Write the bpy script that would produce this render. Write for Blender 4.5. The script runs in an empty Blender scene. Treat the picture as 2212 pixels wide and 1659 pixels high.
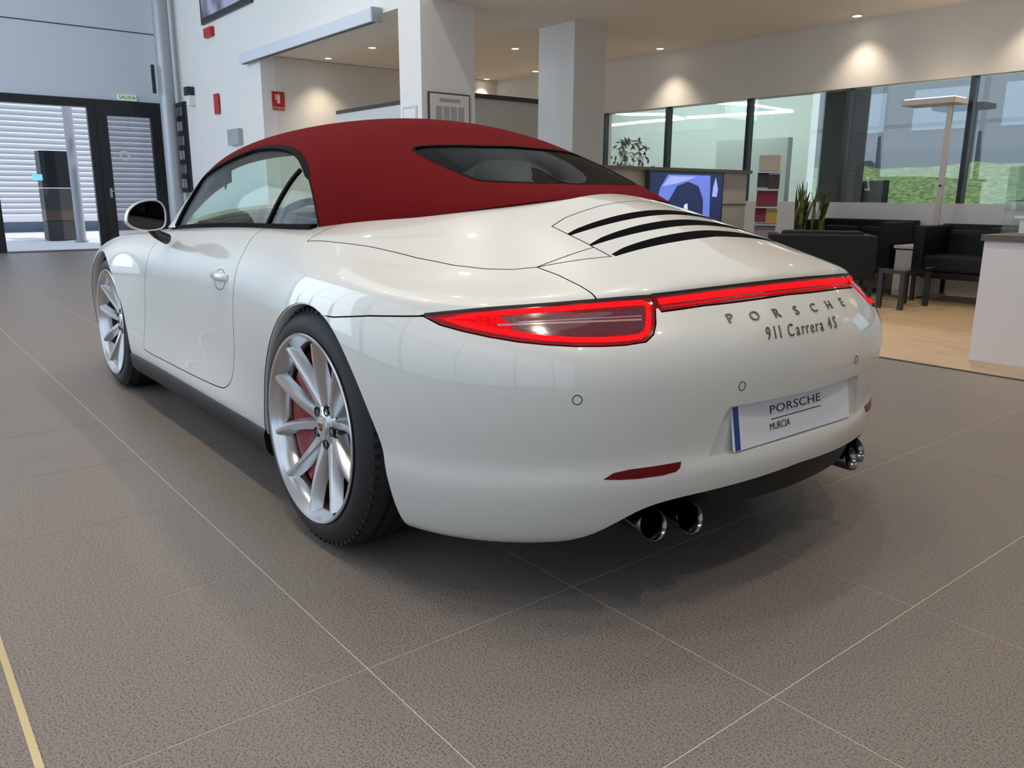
import bpy, bmesh, math, random
import numpy as np
from mathutils import Vector, Matrix
from mathutils.bvhtree import BVHTree
R = math.radians
rnd = random.Random(7)
scene = bpy.context.scene
COL = scene.collection

# ------------------------------------------------------------------ camera
W, H = 2212, 1659
CP = Vector((-2.0627, 1.8242, 0.9936)); PITCH, ROLL, YAW, FPX = -0.2317, 0.0055, -0.6754, 1736.9
_f0 = Vector((math.cos(YAW), math.sin(YAW), 0)); _r0 = Vector((math.sin(YAW), -math.cos(YAW), 0)); _u0 = Vector((0, 0, 1))
CF = math.cos(PITCH)*_f0 + math.sin(PITCH)*_u0; _u = -math.sin(PITCH)*_f0 + math.cos(PITCH)*_u0
CR = math.cos(ROLL)*_r0 + math.sin(ROLL)*_u; CU = -math.sin(ROLL)*_r0 + math.cos(ROLL)*_u
cam_data = bpy.data.cameras.new('camera'); cam = bpy.data.objects.new('camera', cam_data); COL.objects.link(cam)
cam.matrix_world = Matrix(((CR.x, CU.x, -CF.x, CP.x), (CR.y, CU.y, -CF.y, CP.y), (CR.z, CU.z, -CF.z, CP.z), (0, 0, 0, 1)))
cam_data.sensor_fit = 'HORIZONTAL'; cam_data.sensor_width = 36; cam_data.lens = FPX*36/W; cam_data.clip_end = 200
scene.camera = cam
def ray(px, py): return (CF + CR*((px - W/2)/FPX) - CU*((py - H/2)/FPX))
def at_z(px, py, z=0.0):
    d = ray(px, py); return CP + d*((z - CP.z)/d.z)
def at_x(px, py, x):
    d = ray(px, py); return CP + d*((x - CP.x)/d.x)
def at_y(px, py, y):
    d = ray(px, py); return CP + d*((y - CP.y)/d.y)
def at_plane(px, py, p0, n):
    d = ray(px, py); return CP + d*((Vector(p0) - CP).dot(n)/d.dot(n))

# ------------------------------------------------------------------ view / world / lights
vs = scene.view_settings
vs.view_transform = 'Standard'; vs.look = 'None'; vs.gamma = 1; vs.use_curve_mapping = False
vs.exposure = -0.22
world = bpy.data.worlds.new('world'); scene.world = world; world.use_nodes = True
wn = world.node_tree.nodes; wn['Background'].inputs[0].default_value = (0.62, 0.72, 0.88, 1); wn['Background'].inputs[1].default_value = 1.7
def area(name, loc, target, sx, sy, power, color):
    l = bpy.data.lights.new(name, 'AREA'); l.shape = 'RECTANGLE'; l.size = sx; l.size_y = sy; l.energy = power; l.color = color
    o = bpy.data.objects.new(name, l); COL.objects.link(o); o.location = loc
    o.rotation_euler = (Vector(target) - Vector(loc)).to_track_quat('-Z', 'Y').to_euler()
    return o
area('facade_daylight_near', (-2.0, 4.75, 2.9), (-2.0, 0, 2.2), 11.5, 4.6, 52, (.78, .89, 1.0))
area('facade_daylight_far', (9.2, 4.75, 2.9), (9.2, 0, 2.0), 8.6, 4.6, 360, (.76, .88, 1.0))
sun = bpy.data.lights.new('sun', 'SUN'); sun.energy = 3.2; sun.angle = R(1.0); sun.color = (1, .96, .9)      # outdoors only: the roofs keep it off the showroom floor
sun_o = bpy.data.objects.new('sun', sun); COL.objects.link(sun_o); sun_o.rotation_euler = Vector((.55, .25, -.80)).to_track_quat('-Z', 'Y').to_euler()
area('hall_overhead_fill', (2.5, .8, 5.45), (2.5, .8, 0), 9, 3.2, 60, (.95, .97, 1.0))  # added soft overhead fill; the hall ceiling above it is closed

# ------------------------------------------------------------------ helpers
def mat(name, color, rough=0.5, metal=0.0, **k):
    m = bpy.data.materials.new(name); m.use_nodes = True
    b = m.node_tree.nodes['Principled BSDF']
    b.inputs['Base Color'].default_value = (*color, 1); b.inputs['Roughness'].default_value = rough; b.inputs['Metallic'].default_value = metal
    if 'coat' in k: b.inputs['Coat Weight'].default_value = k['coat']; b.inputs['Coat Roughness'].default_value = k.get('coatr', 0.03)
    if 'emit' in k: b.inputs['Emission Color'].default_value = (*k['emit'], 1); b.inputs['Emission Strength'].default_value = k.get('es', 1)
    if 'spec' in k: b.inputs['Specular IOR Level'].default_value = k['spec']
    if 'alpha' in k: b.inputs['Alpha'].default_value = k['alpha']
    if 'sheen' in k: b.inputs['Sheen Weight'].default_value = k['sheen']
    if 'trans' in k: b.inputs['Transmission Weight'].default_value = k['trans']
    if 'ior' in k: b.inputs['IOR'].default_value = k['ior']
    return m
def noise_color(m, c1, c2, scale, detail=2, lo=0.35, hi=0.65, coord='Object', bump=0, stretch=None):
    nt = m.node_tree; b = nt.nodes['Principled BSDF']
    tc = nt.nodes.new('ShaderNodeTexCoord'); n = nt.nodes.new('ShaderNodeTexNoise'); r = nt.nodes.new('ShaderNodeValToRGB')
    n.inputs['Scale'].default_value = scale; n.inputs['Detail'].default_value = detail
    src = tc.outputs[coord]
    if stretch:
        mp = nt.nodes.new('ShaderNodeMapping'); mp.inputs['Scale'].default_value = stretch
        nt.links.new(src, mp.inputs[0]); src = mp.outputs[0]
    nt.links.new(src, n.inputs['Vector']); nt.links.new(n.outputs['Fac'], r.inputs[0])
    r.color_ramp.elements[0].position = lo; r.color_ramp.elements[1].position = hi
    r.color_ramp.elements[0].color = (*c1, 1); r.color_ramp.elements[1].color = (*c2, 1)
    nt.links.new(r.outputs[0], b.inputs['Base Color'])
    if bump:
        bp = nt.nodes.new('ShaderNodeBump'); bp.inputs['Strength'].default_value = bump; bp.inputs['Distance'].default_value = 0.002
        nt.links.new(n.outputs['Fac'], bp.inputs['Height']); nt.links.new(bp.outputs[0], b.inputs['Normal'])
    return m
def glass_mat(name, tint, rough=0.0, refl=1.0):
    """thin architectural glass: tinted see-through + mirror reflection"""
    m = bpy.data.materials.new(name); m.use_nodes = True; nt = m.node_tree; nt.nodes.clear()
    o = nt.nodes.new('ShaderNodeOutputMaterial'); t = nt.nodes.new('ShaderNodeBsdfTransparent'); g = nt.nodes.new('ShaderNodeBsdfGlossy')
    mx = nt.nodes.new('ShaderNodeMixShader'); geo = nt.nodes.new('ShaderNodeNewGeometry'); dt = nt.nodes.new('ShaderNodeVectorMath'); dt.operation = 'DOT_PRODUCT'
    def mth(op, a, b=None):
        n = nt.nodes.new('ShaderNodeMath'); n.operation = op; n.use_clamp = False
        for k, v in enumerate((a, b)):
            if v is None: continue
            if isinstance(v, (int, float)): n.inputs[k].default_value = v
            else: nt.links.new(v, n.inputs[k])
        return n.outputs[0]
    nt.links.new(geo.outputs['Normal'], dt.inputs[0]); nt.links.new(geo.outputs['Incoming'], dt.inputs[1])
    c = mth('ABSOLUTE', dt.outputs['Value']); f = mth('ADD', mth('MULTIPLY', mth('POWER', mth('SUBTRACT', 1.0, c), 5.0), .90), .04)   # Schlick, same from both sides of the sheet
    t.inputs[0].default_value = (*[v**.5 for v in tint], 1); g.inputs[0].default_value = (1, 1, 1, 1); g.inputs['Roughness'].default_value = rough
    nt.links.new(mth('MULTIPLY', f, refl), mx.inputs[0]); nt.links.new(t.outputs[0], mx.inputs[1]); nt.links.new(g.outputs[0], mx.inputs[2]); nt.links.new(mx.outputs[0], o.inputs[0])
    return m
def link(o, parent=None):
    COL.objects.link(o)
    if parent is not None: o.parent = parent
    return o
def tag(o, label=None, cat=None, group=None, kind=None):
    for k, v in (('label', label), ('category', cat), ('group', group), ('kind', kind)):
        if v: o[k] = v
    return o
def empty(name, loc=(0, 0, 0), rz=0.0):
    o = bpy.data.objects.new(name, None); COL.objects.link(o); o.location = loc; o.rotation_euler = (0, 0, rz); o.empty_display_size = 0.2
    return o
def mesh(name, verts, faces, m=None, parent=None, smooth=False):
    me = bpy.data.meshes.new(name); me.from_pydata([tuple(v) for v in verts], [], faces); me.update()
    if m:
        for x in (m if isinstance(m, (list, tuple)) else [m]): me.materials.append(x)
    if smooth: me.polygons.foreach_set('use_smooth', [True]*len(me.polygons))
    return link(bpy.data.objects.new(name, me), parent)
def from_bm(name, bm, m=None, parent=None, smooth=False, recalc=True):
    if recalc: bmesh.ops.recalc_face_normals(bm, faces=bm.faces)
    me = bpy.data.meshes.new(name); bm.to_mesh(me); bm.free()
    if m:
        for x in (m if isinstance(m, (list, tuple)) else [m]): me.materials.append(x)
    if smooth: me.polygons.foreach_set('use_smooth', [True]*len(me.polygons))
    return link(bpy.data.objects.new(name, me), parent)
def smooth_angle(o, a=35):
    me = o.data; me.polygons.foreach_set('use_smooth', [True]*len(me.polygons))
    bm = bmesh.new(); bm.from_mesh(me)
    for e in bm.edges:
        e.smooth = not (len(e.link_faces) == 2 and e.calc_face_angle(0) > R(a))
    bm.to_mesh(me); bm.free(); return o
def bm_box(bm, c, s, rz=0.0, bevel=0.0, M=None):
    r = bmesh.ops.create_cube(bm, size=1.0)['verts']
    for v in r: v.co = Vector((v.co.x*s[0], v.co.y*s[1], v.co.z*s[2]))
    if bevel:
        es = {e for v in r for e in v.link_edges}
        g = bmesh.ops.bevel(bm, geom=list(es), offset=bevel, segments=2, affect='EDGES', profile=0.6)
        r = list({v for f in g['faces'] for v in f.verts} | {v for v in r if v.is_valid})
    T = Matrix.Translation(c) @ Matrix.Rotation(rz, 4, 'Z') if M is None else M @ Matrix.Translation(c) @ Matrix.Rotation(rz, 4, 'Z')
    for v in r: v.co = T @ v.co
    return r
def box(name, c, s, m, parent=None, rz=0.0, bevel=0.0):
    bm = bmesh.new(); bm_box(bm, c, s, rz, bevel); return from_bm(name, bm, m, parent)
def tube_geo(pts, rad, seg=8, closed=False, caps=True):
    """verts, faces of a tube along pts (parallel transport); rad float or list"""
    P = [Vector(p) for p in pts]; n = len(P); V = []; F = []
    T = []
    for i in range(n):
        a = P[(i-1) % n] if (closed or i > 0) else P[i]; b = P[(i+1) % n] if (closed or i < n-1) else P[i]
        T.append((b-a).normalized())
    u = T[0].orthogonal().normalized()
    for i in range(n):
        u = (u - T[i]*u.dot(T[i])).normalized(); w = T[i].cross(u)
        r = rad[i] if isinstance(rad, (list, tuple)) else rad
        for k in range(seg):
            a = 2*math.pi*k/seg; V.append(P[i] + u*(math.cos(a)*r) + w*(math.sin(a)*r))
    m = n if closed else n-1
    for i in range(m):
        for k in range(seg):
            j = (i+1) % n; F.append((i*seg+k, i*seg+(k+1) % seg, j*seg+(k+1) % seg, j*seg+k))
    if caps and not closed:
        F.append(tuple(range(seg-1, -1, -1))); F.append(tuple((n-1)*seg+k for k in range(seg)))
    return V, F
def tube(name, pts, rad, m, parent=None, seg=8, closed=False, smooth=True):
    V, F = tube_geo(pts, rad, seg, closed); o = mesh(name, V, F, m, parent); return smooth_angle(o, 50) if smooth else o
def lathe(name, prof, m, parent=None, seg=48, axis='Z', closed=False, loc=None):
    """prof: list of (r, h)"""
    V = []; F = []; n = len(prof)
    for k in range(seg):
        a = 2*math.pi*k/seg
        for r, h in prof:
            if axis == 'Z': V.append((r*math.cos(a), r*math.sin(a), h))
            elif axis == 'Y': V.append((r*math.cos(a), h, r*math.sin(a)))
            else: V.append((h, r*math.cos(a), r*math.sin(a)))
    for k in range(seg):
        k2 = (k+1) % seg
        for i in range(n if closed else n-1):
            j = (i+1) % n; F.append((k*n+i, k2*n+i, k2*n+j, k*n+j))
    bm = bmesh.new(); vs_ = [bm.verts.new(v) for v in V]
    for f in F:
        try: bm.faces.new([vs_[i] for i in f])
        except ValueError: pass
    bmesh.ops.remove_doubles(bm, verts=bm.verts, dist=1e-6)
    o = from_bm(name, bm, m, parent); smooth_angle(o, 40)
    if loc is not None: o.location = loc
    return o
def text_obj(name, s, m, parent, M, size, extrude=0.001, shear=0.0, sx=1.0, spacing=1.0, align='CENTER', bevel=0.0):
    c = bpy.data.curves.new(name, 'FONT'); c.body = s; c.size = size; c.extrude = extrude; c.shear = shear; c.space_character = spacing
    c.align_x = align; c.align_y = 'CENTER'; c.resolution_u = 3; c.bevel_depth = bevel
    o = bpy.data.objects.new(name, c); COL.objects.link(o)
    me = bpy.data.meshes.new_from_object(o.evaluated_get(bpy.context.evaluated_depsgraph_get()))
    bpy.data.objects.remove(o); bpy.data.curves.remove(c)
    me.transform(M @ Matrix.Diagonal((sx, 1, 1, 1))); me.materials.clear(); me.materials.append(m)
    return link(bpy.data.objects.new(name, me), parent)
def frame(o, ex, ey, ez):
    """matrix from origin and axes"""
    return Matrix(((ex.x, ey.x, ez.x, o.x), (ex.y, ey.y, ez.y, o.y), (ex.z, ey.z, ez.z, o.z), (0, 0, 0, 1)))
def copy_tree(o, parent=None):
    c = o.copy(); COL.objects.link(c); c.parent = parent
    if parent is not None: c.matrix_parent_inverse = o.matrix_parent_inverse.copy()
    for ch in [x for x in o.children]: copy_tree(ch, c)
    return c
# ================================================================== ROOM (axes shared with the car: +x towards the entrance, -y towards the lounge)
M_floor = mat('grey_granite_tile', (0.2, 0.18, 0.16), 0.40, spec=.32)
noise_color(M_floor, (0.075, 0.063, 0.055), (0.240, 0.205, 0.180), 210, 4, .32, .54, coord='Generated')
def floor_nodes(m):
    nt = m.node_tree; geo = nt.nodes.new('ShaderNodeNewGeometry')
    for n in nt.nodes:
        if n.type == 'TEX_NOISE': nt.links.new(geo.outputs['Position'], n.inputs['Vector'])
floor_nodes(M_floor)
M_grout = mat('pale_grout', (0.62, 0.57, 0.50), 0.6)
M_wood = mat('oak_floor', (0.36, 0.27, 0.18), 0.4); noise_color(M_wood, (0.38, 0.265, 0.155), (0.56, 0.41, 0.25), 3.0, 6, .3, .7, stretch=(1.0, 9, 1))
M_white = mat('white_wall', (0.72, 0.71, 0.69), 0.7)
M_beige = mat('warm_white_wall', (0.66, 0.63, 0.58), 0.75)
M_ceil = mat('ceiling_white', (0.80, 0.76, 0.71), 0.8)
M_panel = mat('grey_cladding_panel', (0.60, 0.64, 0.71), 0.5)
M_frameb = mat('black_metal_frame', (0.012, 0.013, 0.016), 0.4)
M_pole = mat('grey_painted_pole', (0.36, 0.38, 0.41), 0.35, 0.2)
M_glass = glass_mat('window_glass', (0.78, 0.86, 0.84)); M_dglass = glass_mat('door_glass', (0.42, 0.42, 0.44)); M_case = glass_mat('display_glass', (0.90, 0.95, 0.94))
M_darkgrey = mat('dark_grey', (0.045, 0.048, 0.05), 0.5)
M_sign_red = mat('sign_red', (0.45, 0.012, 0.015), 0.5); M_sign_cream = mat('sign_cream', (0.75, 0.66, 0.45), 0.5); M_sign_green = mat('sign_green', (0.45, 0.65, 0.45), 0.5, emit=(.6, .9, .6), es=.35)
M_lamp = mat('lamp_lens', (1, .95, .85), 0.3, emit=(1, .9, .75), es=14)
M_steel = mat('brushed_steel', (0.5, 0.5, 0.5), 0.35, 0.9)
M_brass = mat('brass_strip', (0.62, 0.50, 0.28), 0.35, 0.7)
ZC = 2.85
def st(o): o['kind'] = 'structure'; return o
def quad(name, pts, m, parent=None): return mesh(name, pts, [tuple(range(len(pts)))], m, parent)
# ---- floor: slab of grout, 60 cm tiles standing 3 mm proud, oak floor in the lounge
fl = st(box('floor', (3.0, .9, -.1008), (22.4, 8.05, .2), M_grout))
t0_ = mesh('tile', [(.0010,.0010,-.0008),(.5990,.0010,-.0008),(.5990,.5990,-.0008),(.0010,.5990,-.0008),(.0014,.0014,0),(.5986,.0014,0),(.5986,.5986,0),(.0014,.5986,0)], [(4,5,6,7),(0,1,5,4),(1,2,6,5),(2,3,7,6),(3,0,4,7)], M_floor, fl)
t0_.matrix_parent_inverse = Matrix()
def tile_at(o, i, j): o.location = (-1.267 + .6*i, -.10 + .6*j, 0)
cells = [(i, j) for i in range(-1, 25) for j in range(-5, 3)] + [(i, j) for i in range(4, 25) for j in range(3, 5)]
tile_at(t0_, *cells[0])
for i, j in cells[1:]:
    c = t0_.copy(); COL.objects.link(c); tile_at(c, i, j)
V = []; F = []
def addtile(x, y):
    b = len(V); V.extend([(x+.0014, y+.0014, 0), (x+.5986, y+.0014, 0), (x+.5986, y+.5986, 0), (x+.0014, y+.5986, 0)]); F.append((b, b+1, b+2, b+3))
for i in range(-11, 25):
    for j in range(-5, 8):
        if (i, j) not in cells and not (i == 25): addtile(-1.267+.6*i, -.10+.6*j)
rest = mesh('floor_tiles_far', V, F, M_floor, fl); rest['kind'] = 'stuff'
st(box('trim_1', (2.5, 1.706, .0012), (21, .014, .0028), M_brass))
st(mesh('floor_lounge', [(-8,-3.12,0),(13.7,-3.12,0),(13.7,-11,0),(-8,-11,0),(-8,-3.12,-.2),(13.7,-3.12,-.2),(13.7,-11,-.2),(-8,-11,-.2)], [(0,3,2,1),(4,5,6,7),(0,1,5,4),(1,2,6,5),(2,3,7,6),(3,0,4,7)], M_wood))
st(box('trim_2', (2.9, -3.115, .003), (21.5, .02, .006), M_darkgrey))
# ---- ceiling of the lounge (low) and of the hall (high)
st(box('ceiling_lounge', (3.0, -5.02, ZC+.1), (22, 4.24, .2), M_ceil))
st(box('ceiling_hall', (2.9, 1.0, 5.6), (22.2, 7.8, .2), M_ceil))
# ---- wall between hall and back area, fascia, columns
st(box('wall_right', (11.55, -2.93, 2.75), (4.4, .2, 5.5), M_white))
st(box('wall_fascia', (.85, -2.93, 4.2), (17.0, .2, 2.7-.003), M_white))
st(box('wall_alcove', (9.45, -5.0, 1.425), (.2, 3.94, 2.84), M_beige))
st(box('wall_lounge', (2.5, -7.05, (ZC+2.155)/2), (21, .2, ZC-2.155), M_beige))
st(box('wall_sill', (2.5, -7.05, .4625), (21, .2, .925), M_white))
st(box('wall_window_end', (10.2, -7.05, 1.54), (6.8, .2, 1.23), M_beige))
def column(name, x0, x1, y0, y1, m, z1=ZC): return st(box(name, ((x0+x1)/2, (y0+y1)/2, z1/2), (x1-x0, y1-y0, z1-.002), m))
column('wall_column_near', 5.05, 5.46, -3.36, -2.71, M_white, 2.85); column('wall_column_far', 4.905, 5.505, -5.10, -4.61, M_white)
# ---- entrance wall (x = 13.75)
st(box('wall_entrance', (13.85, 1.05, 4.07), (.2, 7.8, 3.06), M_panel))
for i, z in enumerate((3.69, 4.85)): st(box('trim_%d' % (3+i), (13.746, 1.0, z), (.012, 7.7, .014), M_frameb))
st(box('wall_entrance_pier', (13.85, 3.3, 1.27), (.2, 3.2, 2.54), M_panel))
dr = st(empty('door_1', (13.75, -1.3, 0)))
def dbox(nm, y0, y1, z0, z1, m=M_frameb, x=0, th=.10): return box(nm, (x, (y0+y1)/2+1.3, (z0+z1)/2), (th, abs(y1-y0), z1-z0), m, dr)
dbox('door_head', 1.7, -2.80, 2.40, 2.54); dbox('door_post', -.06, .06, 0, 2.4); dbox('door_post', -1.50, -1.63, 0, 2.4); dbox('door_post', -2.66, -2.80, 0, 2.4); dbox('door_post', 1.60, 1.70, 0, 2.4)
dbox('door_leaf_frame', -1.63, -1.80, .0, 2.4, x=-.02); dbox('door_leaf_frame', -2.52, -2.66, .0, 2.4, x=-.02); dbox('door_leaf_frame', -1.80, -2.52, 2.28, 2.4, x=-.02); dbox('door_leaf_frame', -1.80, -2.52, 0, .2, x=-.02)
dbox('door_glass', -1.80, -2.52, .2, 2.28, M_dglass, -.02, .012); dbox('side_glass', .06, 1.60, .02, 2.4, M_dglass, 0, .012)
dbox('door_handle', -1.73, -1.86, 1.0, 1.02, M_steel, -.10, .025); dbox('handle_plate', -1.72, -1.76, .90, 1.06, M_steel, -.08, .012)
ds_ = lathe('door_sticker', [(.05,0),(.085,0),(.085,.004),(.05,.004)], M_white, dr, 24, 'X', closed=True); ds_.location = (-.034, -2.03+1.3, 1.62)
dbox('threshold', 1.7, -2.80, 0, .012, M_darkgrey, .0, .3)
# ---- long window in the lounge wall
win = st(empty('window_1', (0, -6.95, 0)))
for x in (6.78, 5.57, 4.265, 2.962, 1.657, .352, -.953, -2.258): box('mullion', (x, -.05, 1.54), (.045, .10, 1.228), M_frameb, win)
xs_ = (6.78, 5.57, 4.265, 2.962, 1.657, .352, -.953, -2.258)
for a, b in zip(xs_, xs_[1:]): box('pane', ((a+b)/2, -.05, 1.54), (a-b-.046, .012, 1.226), M_glass, win)
st(box('wall_lounge_left', (-5.1, -7.05, 1.54), (5.65, .2, 1.228), M_beige))
# ---- hall: glazed facade on the left (+y), plain wall behind the camera
st(box('wall_back', (-8.15, -3.0, 2.75), (.2, 16.3, 5.5), M_white))
fac = st(empty('window_2', (0, 4.9, 0)))
for x in np.arange(-8, 13.6, 2.4): box('mullion', (float(x), 0, 2.75), (.08, .14, 5.5), M_frameb, fac)
for x in np.arange(-8, 13.0, 2.4):
    for z in (1.375, 4.075): box('pane', (min(float(x)+1.2, 12.5), 0, z), (2.32, .012, 2.56), M_case, fac)
for z in (.05, 2.7, 5.45): box('transom', (2.8, .0, z), (21.8, .10, .09), M_frameb, fac)
# ---- ceiling downlights of the lounge
def downlight(px, py, label, z=ZC, power=92, color=(1, .86, .68)):
    p = at_z(px, py, z) if py is not None else px
    o = tag(empty('downlight', (p.x, p.y, z)), label, 'downlight', 'recessed ceiling downlights')
    lathe('trim_ring', [(.045, -.001), (.062, -.001), (.064, -.008), (.048, -.010), (.045, -.004)], M_white, o, 24, closed=True)
    lathe('lens', [(0, -.003), (.045, -.003), (.044, -.006), (0, -.006)], M_lamp, o, 20)
    l = bpy.data.lights.new('downlight_beam', 'SPOT'); l.energy = power; l.color = color; l.spot_size = R(100); l.spot_blend = 1.0; l.shadow_soft_size = .05
    lo = bpy.data.objects.new('downlight_beam', l); link(lo, o); lo.location = (0, 0, -.03)
    return o
for px, py, lab in ((709, 125, 'ceiling downlight left of the pair above the alcove sign wall'), (804, 102, 'ceiling downlight right of the pair above the alcove sign wall'), (1113, 104, 'ceiling downlight between the two columns, highest of three'),
                    (1051, 170, 'ceiling downlight low beside the framed column'), (1157, 153, 'ceiling downlight half hidden at the edge of the far column'), (1426, 104, 'ceiling downlight washing the wall above the long window'), (1852, 33, 'ceiling downlight at upper right above the lounge')):
    downlight(px, py, lab, power=48 if px > 1800 else 72)
for x, lab in ((1.1, 'wall-washing ceiling downlight just outside the frame above the right armchair'), (-.6, 'wall-washing ceiling downlight outside the frame behind the reception desk'), (-2.3, 'wall-washing ceiling downlight farthest right of the window wall')): downlight(Vector((x, -6.7, ZC)), None, lab, power=48)
for x, y, lab in ((2.6, -4.3, 'ceiling downlight above the counter with the screen'), (.4, -4.3, 'ceiling downlight above the reception desk end'), (-1.8, -4.3, 'ceiling downlight right of the reception desk'), (-3.4, -5.8, 'ceiling downlight in the far right lounge corner')): downlight(Vector((x, y, ZC)), None, lab, power=150)
# ---- two spotlight tracks under the hall ceiling, above and behind the car
def track(y, xs, label, power):
    t = tag(empty('spotlight_track', (0, y, 5.25)), label, 'track light')
    box('track_rail', ((xs[0]+xs[-1])/2, 0, .22), (abs(xs[-1]-xs[0])+.6, .05, .05), M_frameb, t)
    for x in xs:
        h = empty('spot_head', (x, 0, 0)); h.parent = t
        lathe('head_can', [(.055,.0),(.062,.0),(.062,.18),(0,.18),(0,.172),(.055,.172)], M_white, h, 20); lathe('head_lens', [(0,.03),(.054,.03),(.054,.036),(0,.036)], M_lamp, h, 20)
        l = bpy.data.lights.new('head_beam', 'SPOT'); l.energy = power; l.color = (1, .87, .72); l.spot_size = R(120); l.spot_blend = .8; l.shadow_soft_size = .06
        lo = bpy.data.objects.new('head_beam', l); link(lo, h); lo.location = (0, 0, .0)
    return t
track(1.6, (-3.4, -1.6, .2, 2.0, 3.8, 6.4), 'spotlight track under the hall ceiling left of the car', 135)
track(-1.4, (-3.4, -1.6, .2, 2.0, 3.8, 6.4), 'spotlight track under the hall ceiling right of the car', 135)
# ---- pole beside the entrance
pp = at_x(362, 220, 12.9)
po = tag(empty('pole', (12.9, pp.y, 0)), 'tall round grey steel pole beside the black entrance doors', 'pole')
lathe('pole_shaft', [(0,0),(.125,0),(.125,5.49),(0,5.49)], M_pole, po, 28); lathe('pole_foot', [(.125,.0),(.15,.0),(.15,.05),(.125,.06)], M_pole, po, 28)
b_ = at_x(345, 172, 12.8); box('pole_bracket', (-.10, b_.y-pp.y+.10, b_.z), (.04, .05, .45), M_frameb, po)
# ---- signs and boxes on the white wall (y = -2.83)
YW = -2.83
def on_wall(name, px0, py0, px1, py1, m, label, cat, th=.02):
    a = at_y(px0, py0, YW); b = at_y(px1, py1, YW)
    o = box(name, ((a.x+b.x)/2, YW+th/2, (a.z+b.z)/2), (abs(a.x-b.x), th, abs(a.z-b.z)), m); return tag(o, label, cat) if label else o
a = at_y(440, 55, YW); b = at_y(548, 9, YW)
pic = tag(empty('wall_picture', ((a.x+b.x)/2, YW, 4.2)), 'dark framed automobile picture high on the white wall', 'picture')
wx = abs(a.x-b.x)
box('picture_frame', (0, .02, 0), (wx, .04, 1.34), M_frameb, pic)
M_pic = mat('picture_print', (.2, .2, .25), .4); noise_color(M_pic, (.03, .03, .04), (.42, .42, .56), 1.6, 2, .42, .60); box('picture_print', (0, .042, 0), (wx-.16, .006, 1.18), M_pic, pic)
on_wall('fire_alarm', 447, 64, 464, 77, M_sign_red, 'small red fire alarm box under the wall picture', 'alarm', .06)
hs = tag(empty('hose_sign', tuple(at_y(472, 232, YW))), 'small red fire hose sign on the white wall beside the pole', 'sign')
box('sign_plate', (0, .01, 0), (.20, .012, .30), M_sign_red, hs); lathe('hose_symbol', [(.03,0),(.055,0),(.055,.004),(.03,.004)], M_sign_cream, hs, 20, closed=True).rotation_euler = (R(-90), 0, 0)
hs.children[1].location = (0, .017, .05); box('sign_text_bar', (0, .018, -.09), (.13, .004, .035), M_sign_cream, hs)
on_wall('grey_wall_box', 500, 281, 526, 312, M_pole, 'grey control box on the white wall just above the car roof', 'box', .07)
on_wall('wall_camera', 412, 190, 421, 206, M_frameb, 'small dark camera on the wall right of the pole', 'camera', .12)
on_wall('wall_speaker', 416, 208, 423, 228, M_white, 'small white loudspeaker below the wall camera', 'speaker', .10)
dw = tag(empty('noticeboard', tuple(at_y(397, 320, YW))), 'narrow dark noticeboard with pinned sheets between pole and white wall', 'noticeboard')
a = at_y(386, 320, YW); b = at_y(413, 320, YW); wd = abs(a.x-b.x)
box('board', (0, .02, 0), (wd, .04, 1.5), M_frameb, dw)
for k in range(6): box('pinned_sheet', (.0+.05*(k % 2), .043, .6-.24*k), (wd*.55, .005, .15), M_white if k % 2 else M_pole, dw)
# fire extinguisher sign on alcove wall (x=9.35)
c = at_x(601, 218, 9.35); a = at_x(587, 198, 9.35); b = at_x(616, 240, 9.35)
es_ = tag(empty('extinguisher_sign', (9.35, c.y, c.z)), 'red fire extinguisher sign with cream pictogram in the alcove', 'sign')
sw_, sh_ = abs(a.y-b.y), abs(a.z-b.z)
box('sign_plate', (-.006, 0, 0), (.012, sw_, sh_), M_sign_red, es_)
box('extinguisher_body', (-.014, 0, .02), (.004, sw_*.24, sh_*.44), M_sign_cream, es_); box('extinguisher_cap', (-.014, 0, sh_*.32), (.004, sw_*.16, sh_*.09), M_sign_cream, es_); box('extinguisher_hose', (-.014, sw_*.22, .045), (.004, sw_*.08, sh_*.30), M_sign_cream, es_)
TMx = Matrix(((0, 0, -1, -.0125), (-1, 0, 0, 0), (0, 1, 0, 0), (0, 0, 0, 1)))
text_obj('sign_text', 'EXTINTOR', M_sign_cream, es_, TMx @ Matrix.Translation((0, -sh_*.40, 0)), .045, .001)
# green exit sign above the door
c = at_x(275, 211, 13.70)
ex_ = tag(empty('exit_sign', (13.735, c.y, c.z)), 'small glowing pale green exit sign above the black door', 'sign')
box('sign_plate', (-.015, 0, 0), (.03, .30, .095), M_sign_green, ex_); text_obj('sign_text', 'SALIDA', M_frameb, ex_, Matrix(((0, 0, -1, -.032), (-1, 0, 0, 0), (0, 1, 0, 0), (0, 0, 0, 1))), .085, .001)
# roller screen box under the fascia
a = at_y(530, 133, -2.80); b = at_y(820, 40, -2.80)
sb = tag(empty('roller_screen', ((a.x+b.x)/2, -2.79, ZC-.07)), 'long light grey roller screen housing along the ceiling edge', 'screen'); L = abs(a.x-b.x)
box('screen_box', (0, 0.03, .05), (L, .10, .13), M_panel, sb); box('end_cap', (-L/2, .03, .05), (.03, .115, .145), M_pole, sb); box('bottom_slot', (0, .03, -.018), (L-.04, .03, .008), M_frameb, sb)
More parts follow.
